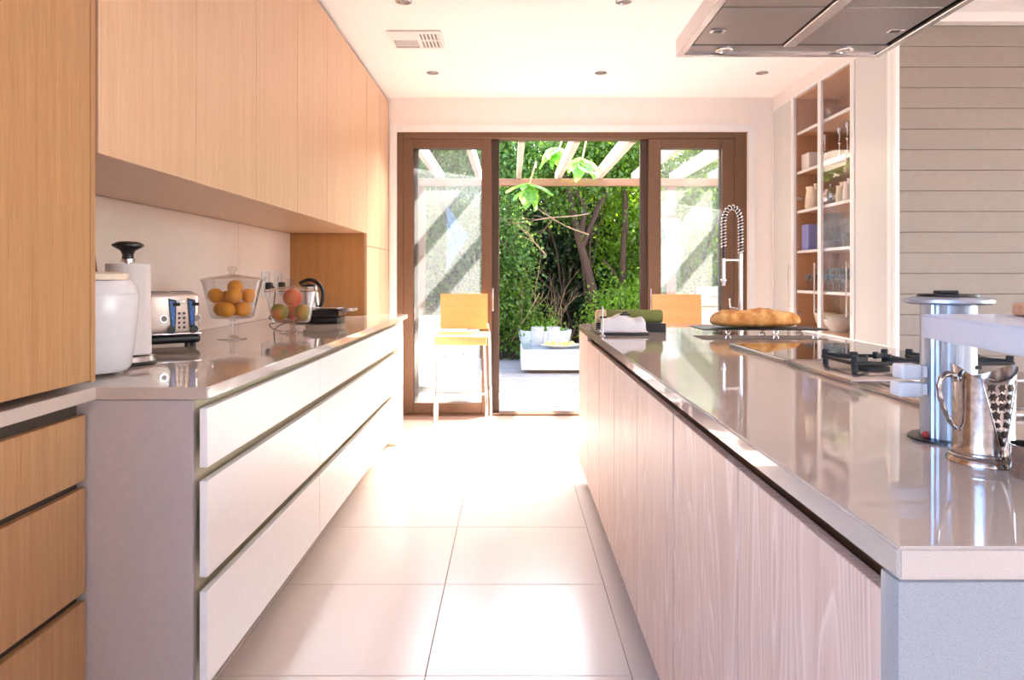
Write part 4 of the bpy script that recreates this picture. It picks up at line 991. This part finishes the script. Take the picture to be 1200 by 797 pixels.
# ================================================================ bar stools
def stool():
    t = thing('bar_stool', '', 'stool')
    w_, dp = .205, .19
    # seat at local y 0; front edge -dp ; back +dp
    V = []; F = []; n = 12
    for layer in (0, 1):
        for i in range(n+1):
            v = i/n; yy = -dp+2*dp*v; z = .735+.012*math.cos(PI*2*v)*.5-(.012 if layer else 0)
            if i == 0: z -= .02
            V += [(-w_, yy, z), (w_, yy, z)]
    st = 2*(n+1)
    for i in range(n):
        a = 2*i; F += [(a, a+1, a+3, a+2), (st+a+1, st+a, st+a+2, st+a+3), (a, a+2, st+a+2, st+a), (a+1, st+a+1, st+a+3, a+3)]
    F += [(0, st, st+1, 1), (2*n, 2*n+1, st+2*n+1, st+2*n)]
    MB().add(V, F).build('seat', 'stool_wood', t)
    MB().box(-w_, w_, -dp-.012, -dp, .665, .733, .004, 2).build('seat_front', 'stool_wood', t)
    m_ = MB(); V = []; F = []
    for layer in (0, 1):
        for i in range(9):
            z = .765+.29*i/8; yy = dp+.012+.03*i/8-(.012 if layer else 0)
            for k in range(7):
                u = -1+2*k/6; V.append((u*.195, yy+.012*(u*u)*-1, z))
    st = 63
    for i in range(8):
        for k in range(6):
            a = i*7+k; F += [(a, a+1, a+8, a+7), (st+a+1, st+a, st+a+7, st+a+8)]
    for k in range(6): F += [(k, st+k, st+k+1, k+1), (56+k, 57+k, st+57+k, st+56+k)]
    for i in range(8): F += [(i*7, i*7+7, st+i*7+7, st+i*7), (i*7+6, st+i*7+6, st+i*7+13, i*7+13)]
    m_.add(V, F).build('backrest', 'stool_wood', t)
    for sx in (-1, 1):
        MB().tube([(sx*.185, -dp+.02, .72), (sx*.205, -dp-.005, .005)], .0115, 10).build('leg', 'chrome', t)
        MB().tube([(sx*.212, dp-.02, .735), (sx*.225, dp+.03, .005)], .0115, 10).build('leg', 'chrome', t)
        MB().tube([(sx*.198, -dp+.008, .29), (sx*.219, dp+.012, .29)], .008, 8).build('side_rail', 'chrome', t)
        MB().tube([(sx*.214, dp-.02, .73), (sx*.20, dp+.02, .80), (sx*.17, dp+.025, .82)], .009, 8).build('back_support', 'chrome', t)
    MB().tube([(-.198, -dp+.008, .29), (.198, -dp+.008, .29)], .010, 8).build('footrest', 'chrome', t)
    MB().tube([(-.19, -dp+.03, .712), (.19, -dp+.03, .712)], .008, 8).build('seat_rail', 'chrome', t)
    MB().tube([(-.21, dp-.03, .712), (.21, dp-.03, .712)], .008, 8).build('seat_rail', 'chrome', t)
    return t
s1 = stool(); s1.location = (-.392, 5.585, 0); tag(s1, 'pale wood bar stool with chrome legs in front of the left glass door', 'stool', 'wooden bar stools')
s2 = copy_tree(s1); s2.location = (1.325, 5.42, 0); s2.rotation_euler.z = math.radians(-4); tag(s2, 'wooden bar stool whose backrest shows beyond the island, right of the doorway', 'stool', 'wooden bar stools')

# ================================================================ outside furniture
t = thing('outdoor_table', 'low white box table on the deck outside the doorway', 'table', (0, 0, -.006))
MB().box(.125, 1.60, 8.62, 9.54, .04, .293, .01, 2).build('body', 'white_out', t)
MB().box(.22, 1.50, 8.70, 9.46, 0, .0395).build('plinth', 'postw', t)
MB().box(.145, 1.58, 8.64, 9.52, .2935, .2965).build('glass_top', 'alu', t)
TZ = .2915
vt = MB().lathe([(0, 0), (.086, 0), (.088, .004), (.088, .25), (.082, .25), (.080, .012), (0, .010)], 32).mesh('holder', 'ribbed')
for k, px in enumerate((630, 648.5)):
    o = bpy.data.objects.new('candle_holder', vt); C.objects.link(o); fix(o, ('left', 'right')[k]+' of two frosted glass candle holders on the white outdoor table', 'candle holder', 'candle holders on the outdoor table', ((px-599)*9.1/815, 9.1, TZ))
t = thing('platter', 'oval pale platter of lemons on the white outdoor table', 'platter', (.62, 8.85, TZ))
MB().lathe([(0, 0), (.12, 0), (.25, .04), (.25, .046), (.12, .008), (0, .008)], 40, sy=.6).build('dish', 'cream_enamel', t)
for k, (x, y_) in enumerate(((-.15, -.02), (-.075, .03), (0, -.03), (.075, .03), (.15, -.01))):
    o = MB().sphere((0, 0, 0), .033, 16, (1.25, 1, 1)).build('lemon', 'lemon'); fix(o, f'{ordn[k]} pale yellow lemon from the left on the outdoor platter', 'lemon', 'lemons on the outdoor platter', (.62+x, 8.85+y_, TZ+.055)); o.rotation_euler = (0, 0, k)
t = thing('planter_bowl', 'large round white planter bowl behind the outdoor table', 'planter', (.48, 9.93, -.006))
MB().lathe([(0, 0), (.2, 0), (.22, .02), (.36, .3), (.385, .446), (.34, .446), (.315, .35), (0, .35)], 48).build('bowl', 'white_out', t)
# outdoor armchair seen through the left glass
t = thing('outdoor_armchair', 'white cushioned outdoor armchair seen through the left glass door', 'chair', (-.80, 7.55, -.006))
MB().box(-.42, .42, -.38, .42, .06, .38, .03, 3).build('base', 'white_out', t); MB().box(-.30, .30, -.40, .26, .3805, .50, .04, 3).build('seat_cushion', 'white_out', t)
MB().box(-.44, -.305, -.36, .42, .3805, .60, .03, 3).build('armrest', 'white_out', t); MB().box(.305, .44, -.36, .42, .3805, .60, .03, 3).build('armrest', 'white_out', t)
MB().box(-.30, .30, .27, .42, .3805, .76, .04, 3).build('backrest', 'white_out', t)
for sx in (-.36, .36):
    for sy in (-.32, .36): bx('foot', 'alu', t, sx-.02, sx+.02, sy-.02, sy+.02, 0, .0595)
t = thing('pouf', 'low white round pouf on the deck behind the left glass door', 'pouf', (-.42, 6.72, -.006))
MB().lathe([(0, 0), (.20, 0), (.24, .03), (.26, .14), (.24, .25), (.18, .28), (0, .285)], 32).build('cushion', 'white_out', t)
# stone column planter through the right glass
t = thing('stone_column', 'rough white stacked-stone column seen through the right glass door', 'column', (2.05, 7.2, -.006))
random.seed(5)
for k in range(11):
    h0 = .1*k; m_ = MB().box(-.115+random.uniform(-.012, .012), .115+random.uniform(-.012, .012), -.11, .11, h0, h0+.096, .012, 2); m_.build('stone', 'stone', t)
# white garden chair
t = thing('garden_chair', 'white garden chair by the stone column outside', 'chair', (1.98, 6.72, -.006))
MB().box(-.22, .22, -.22, .22, .43, .46, .01, 2).build('seat', 'white_out', t); MB().box(-.21, .21, .19, .22, .50, .86, .01, 2).build('backrest', 'white_out', t)
for sx in (-.19, .19):
    for sy in (-.19, .205): MB().tube([(sx, sy, 0), (sx, sy, .43 if sy < 0 else .85)], .013, 8).build('leg', 'frame_white', t)

# ================================================================ planting
def leaves(name, mat, parent, centers, sizes, n, lsz, seed, kind='stuff', droop=.3):
    rng = np.random.RandomState(seed); cs_ = np.array(centers, float); ss = np.array(sizes, float)
    wts = np.prod(ss, axis=1)**.8; wts /= wts.sum(); idx = rng.choice(len(cs_), n, p=wts)
    d = rng.normal(size=(n, 3)); d /= np.linalg.norm(d, axis=1)[:, None]; rr = rng.uniform(.35, 1, n)**.5
    # clump leaves into sprays
    nsp = max(8, n//14); sd_ = rng.normal(size=(nsp, 3)); sd_ /= np.linalg.norm(sd_, axis=1)[:, None]; sr = rng.uniform(.3, 1, nsp)**.5; sidx = rng.choice(len(cs_), nsp, p=wts)
    sc = cs_[sidx]+sd_*sr[:, None]*ss[sidx]; a = rng.randint(0, nsp, n)
    p = sc[a]+rng.normal(size=(n, 3))*lsz*2.1
    t_ = sd_[a]*.6+rng.normal(size=(n, 3))*.7+np.array([0, 0, -droop]); t_ /= np.linalg.norm(t_, axis=1)[:, None]
    u = np.cross(t_, rng.normal(size=(n, 3))); u /= np.linalg.norm(u, axis=1)[:, None]; nn = np.cross(t_, u)
    Ls = lsz*rng.uniform(.6, 1.3, n)[:, None]; W_ = Ls*.34
    v = np.stack([p, p+t_*Ls*.45+u*W_+nn*Ls*.1, p+t_*Ls, p+t_*Ls*.45-u*W_+nn*Ls*.1], 1).reshape(-1, 3)
    me = bpy.data.meshes.new(name); me.vertices.add(4*n); me.vertices.foreach_set('co', v.astype(np.float32).ravel())
    b = np.arange(n)*4; tri = np.stack([b, b+1, b+2, b, b+2, b+3], 1).ravel()
    me.loops.add(6*n); me.loops.foreach_set('vertex_index', tri.astype(np.int32)); me.polygons.add(2*n); me.polygons.foreach_set('loop_start', (np.arange(2*n)*3).astype(np.int32))
    me.update(calc_edges=True); me.materials.append(M[mat]); o = bpy.data.objects.new(name, me); C.objects.link(o)
    if parent: o.parent = parent
    o['kind'] = kind; return o
def branches(rnd, base, dirn, length, r, depth, mb, spread=.6, kids=3):
    p = Vector(base); d = Vector(dirn).normalized(); pts = [p.copy()]; rs = [r]
    n = 6
    for i in range(n):
        d = (d+Vector((rnd.uniform(-1, 1), rnd.uniform(-1, 1), rnd.uniform(-.5, .7)))*.16).normalized(); p = p+d*length/n; pts.append(p.copy()); rs.append(r*(1-.5*(i+1)/n))
    mb.tube(pts, rs, 6)
    if depth > 0:
        for k in range(kids):
            i = rnd.randint(2, n); dd = (d+Vector((rnd.uniform(-1, 1), rnd.uniform(-1, 1), rnd.uniform(-.4, .8)))*spread).normalized()
            branches(rnd, pts[i], dd, length*rnd.uniform(.5, .75), rs[i]*.6, depth-1, mb, spread, kids)
def shrub(lb, loc, cs_, ss, n, lsz, mat, seed, stems=4, name='leafy_shrub', group='shrubs beyond the deck', cat='shrub'):
    t = thing(name, lb, cat, loc, group=group); leaves('foliage', mat, t, cs_, ss, n, lsz, seed)
    rnd = random.Random(seed)
    zc = np.mean([c[2] for c in cs_])
    for k in range(stems):
        mb = MB(); c = cs_[k % len(cs_)]
        branches(rnd, (rnd.uniform(-.15, .15), rnd.uniform(-.1, .1), -.08), (c[0]*.6+rnd.uniform(-.2, .2), c[1]*.5, max(c[2], .4)), max(.5, c[2]*.9), .022, 2, mb); mb.build('stem', 'bark', t)
    return t
# tall leafy backdrop: each a shrub/tree of its own
shrub('dense bush low at the left of the doorway view, bright green', (-.15, 10.05, 0), [(0, 0, .75), (.3, .05, .45), (-.35, .1, .8), (.1, .15, 1.05)], [(.4, .25, .4), (.35, .25, .35), (.4, .25, .5), (.35, .25, .3)], 6500, .06, 'leaf_a', 11)
shrub('leafy bush at mid height on the left of the doorway view', (-.35, 10.4, 0), [(0, 0, 1.75), (.35, 0, 1.5), (-.4, 0, 1.9), (.1, 0, 2.15)], [(.42, .3, .4), (.35, .3, .3), (.45, .3, .5), (.4, .3, .35)], 7500, .07, 'leaf_d', 12)
shrub('low bright green bush at the right of the doorway view, behind the island', (1.60, 10.05, 0), [(0, 0, .75), (.4, .1, .8), (-.25, 0, .6)], [(.38, .25, .33), (.4, .25, .4), (.25, .2, .3)], 5500, .055, 'leaf_b', 13)
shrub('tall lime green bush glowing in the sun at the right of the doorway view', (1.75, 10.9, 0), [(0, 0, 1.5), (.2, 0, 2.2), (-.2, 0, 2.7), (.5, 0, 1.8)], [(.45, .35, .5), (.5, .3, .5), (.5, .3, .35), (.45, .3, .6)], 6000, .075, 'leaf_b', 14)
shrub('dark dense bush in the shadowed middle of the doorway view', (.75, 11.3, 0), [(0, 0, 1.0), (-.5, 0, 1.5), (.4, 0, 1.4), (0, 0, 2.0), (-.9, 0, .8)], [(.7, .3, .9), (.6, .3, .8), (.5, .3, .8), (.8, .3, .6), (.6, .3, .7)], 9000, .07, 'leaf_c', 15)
shrub('high canopy shrub above the beam on the left', (-.30, 10.3, 0), [(0, 0, 2.95), (.5, 0, 3.05), (-.55, 0, 3.0), (0, 0, 3.3)], [(.5, .35, .42), (.5, .35, .38), (.5, .35, .45), (.8, .35, .3)], 9000, .07, 'leaf_d', 16, 3)
shrub('high canopy shrub above the beam in the middle and right', (1.15, 10.4, 0), [(0, 0, 2.95), (.55, 0, 3.0), (-.5, 0, 2.85), (.2, 0, 3.25)], [(.5, .35, .42), (.5, .35, .4), (.45, .35, .4), (.8, .35, .3)], 9000, .07, 'leaf_a', 17, 3)
shrub('tall bush filling the left glass door', (-1.55, 10.3, 0), [(0, 0, 1.0), (.3, 0, 2.0), (-.3, 0, 2.8), (.3, 0, 3.1), (-.5, 0, 1.6)], [(.55, .35, .9), (.5, .35, .7), (.6, .35, .6), (.6, .35, .4), (.5, .3, .8)], 11000, .075, 'leaf_a', 18)
shrub('tall bush filling the right glass door', (2.75, 10.3, 0), [(0, 0, 1.0), (-.3, 0, 2.0), (.3, 0, 2.8), (-.3, 0, 3.1), (.5, 0, 1.6)], [(.6, .35, .9), (.55, .35, .7), (.6, .35, .6), (.6, .35, .4), (.5, .3, .8)], 11000, .075, 'leaf_a', 19)
shrub('outermost dark bush at the left end of the garden', (-3.0, 10.5, 0), [(0, 0, 1.2), (0, 0, 2.6)], [(.9, .4, 1.1), (.9, .4, .9)], 6000, .09, 'leaf_c', 20)
shrub('outermost dark bush at the right end of the garden', (4.3, 10.5, 0), [(0, 0, 1.2), (0, 0, 2.6)], [(.9, .4, 1.1), (.9, .4, .9)], 6000, .09, 'leaf_c', 21)
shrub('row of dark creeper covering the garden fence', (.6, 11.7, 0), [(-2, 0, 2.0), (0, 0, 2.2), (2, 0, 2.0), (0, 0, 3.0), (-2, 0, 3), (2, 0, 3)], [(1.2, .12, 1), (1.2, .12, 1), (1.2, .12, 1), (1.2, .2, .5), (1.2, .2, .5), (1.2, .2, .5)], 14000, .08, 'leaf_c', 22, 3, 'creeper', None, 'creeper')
# trees with bare trunks
def tree(lb, loc, trunks, seed, mat='bark'):
    t = thing('tree', lb, 'tree', loc, group='trees behind the deck'); rnd = random.Random(seed)
    for pts, rs in trunks:
        mb = MB(); sp_ = smooth(pts); mb.tube(sp_, [rs[0]+(rs[1]-rs[0])*i/(len(sp_)-1) for i in range(len(sp_))], 10); mb.build('trunk', mat, t)
    return t, rnd
def pw(px, py, d): return ((px-599)*d/815, 0, 1.2-(py-324)*d/815)
D = 10.15
def rel(px, py, dy=0): x, _, z = pw(px, py, D+dy); return (x-1.15, dy, z)
t, rnd = tree('dark leaning trunk with forked limbs in the middle of the doorway view', (1.15, D, 0), [
    ([rel(698, 425), rel(700, 370), rel(690, 320), rel(678, 280), rel(670, 240), rel(660, 200)], (.085, .04)),
    ([rel(682, 290), rel(700, 245, .05), rel(712, 222, .1), rel(722, 180, .1)], (.045, .03)),
    ([rel(680, 280), rel(686, 240), rel(668, 215), rel(655, 180)], (.05, .025))], 31)
leaves('foliage', 'leaf_a', t, [(0, .1, 2.9), (-.3, .1, 2.3)], [(.6, .2, .4), (.3, .2, .25)], 2500, .07, 32)
t, rnd = tree('straight slim dark trunk right of the leaning tree', (1.55, D+.1, 0), [
    ([(.06, .1, -.1), (.1, .1, .8), (.12, .1, 1.6), (.16, .1, 2.2), (.1, .1, 3.0)], (.06, .035)), ([(.12, .1, 1.0), (-.05, .05, 1.3), (-.2, 0, 1.45)], (.025, .015))], 33)
leaves('foliage', 'leaf_b', t, [(.1, .1, 2.9)], [(.4, .2, .4)], 1200, .07, 34)
# bare pale twigs reaching into the dark middle
t = thing('bare_branches', 'tangle of bare pale branches in front of the dark trunk', 'branch', (.95, 9.98, 0)); rnd = random.Random(41)
for (px, py, dx, dz, ln) in ((692, 250, -1, -.15, .8), (690, 275, -1, .25, .7), (640, 300, -.6, .8, .5), (600, 400, .5, .9, .8)):
    mb = MB(); x, _, z = pw(px, py, 9.98); branches(rnd, (x-.95, 0, z), (dx, -.1, dz), ln, .012, 2, mb, .7, 3); mb.build('branch', 'twig', t)
t = thing('dry_thicket', 'thicket of pale dry sticks low behind the outdoor table', 'twigs', (.95, 10.0, 0)); rnd = random.Random(43)
for k in range(9):
    mb = MB(); branches(rnd, (rnd.uniform(-.35, .45), rnd.uniform(-.05, .3), -.08), (rnd.uniform(-.5, .5), rnd.uniform(-.2, .2), 1), rnd.uniform(.5, .9), .011, 2, mb, .8, 3); mb.build('stick', 'twig', t)
# big-leaved sprays by the beam: each leaf a part
def bigleaf(L_=.26, W_=.085):
    V = []; F = []; n = 8
    for i in range(n+1):
        u = i/n; w_ = W_*math.sin(PI*min(1, u*.96+.02))**.8*(1-.25*u); z = -.10*u*u*L_*2
        V += [(-w_, u*L_, z+.02), (0, u*L_, z), (w_, u*L_, z+.02)]
    for i in range(n): a = 3*i; F += [(a, a+1, a+4, a+3), (a+1, a+2, a+5, a+4)]
    return MB().add(V, F, True).mesh('leaf', 'leaf_big')
blm = bigleaf()
for q, (px, py, d, lb) in enumerate(((619, 220, 8.0, 'spray of large pale green leaves hanging below the beam on the left'), (654, 178, 8.2, 'spray of large lime leaves above the beam by the middle rafter'), (681, 190, 8.1, 'spray of large drooping leaves above the beam right of the middle rafter'))):
    x, _, z = pw(px, py, d); t = thing('large_leaf_plant', lb, 'plant', (x, d, z), group='large-leaved sprays by the pergola beam')
    rnd = random.Random(50+q)
    MB().tube([(0, 0, 0), (.03, .10, .09), (.10, .35, .35)], [.008, .010, .012], 8).build('stem', 'twig', t)
    for k in range(9):
        o = bpy.data.objects.new('leaf', blm); C.objects.link(o); o.parent = t
        a = 2*PI*k/9+rnd.uniform(-.2, .2); o.rotation_euler = (rnd.uniform(-1.1, -.1), rnd.uniform(-.4, .4), a); o.scale = (rnd.uniform(.9, 1.25),)*3
        o.location = (rnd.uniform(-.02, .02), rnd.uniform(-.02, .02), rnd.uniform(-.03, .04))
t = thing('potted_succulent', 'small green plants growing in the white planter bowl', 'plant', (.48, 9.93, .345))
leaves('foliage', 'leaf_b', t, [(0, 0, .07), (-.12, 0, .06), (.12, 0, .07)], [(.10, .10, .06), (.07, .09, .05), (.07, .09, .05)], 450, .05, 60, droop=-.8)
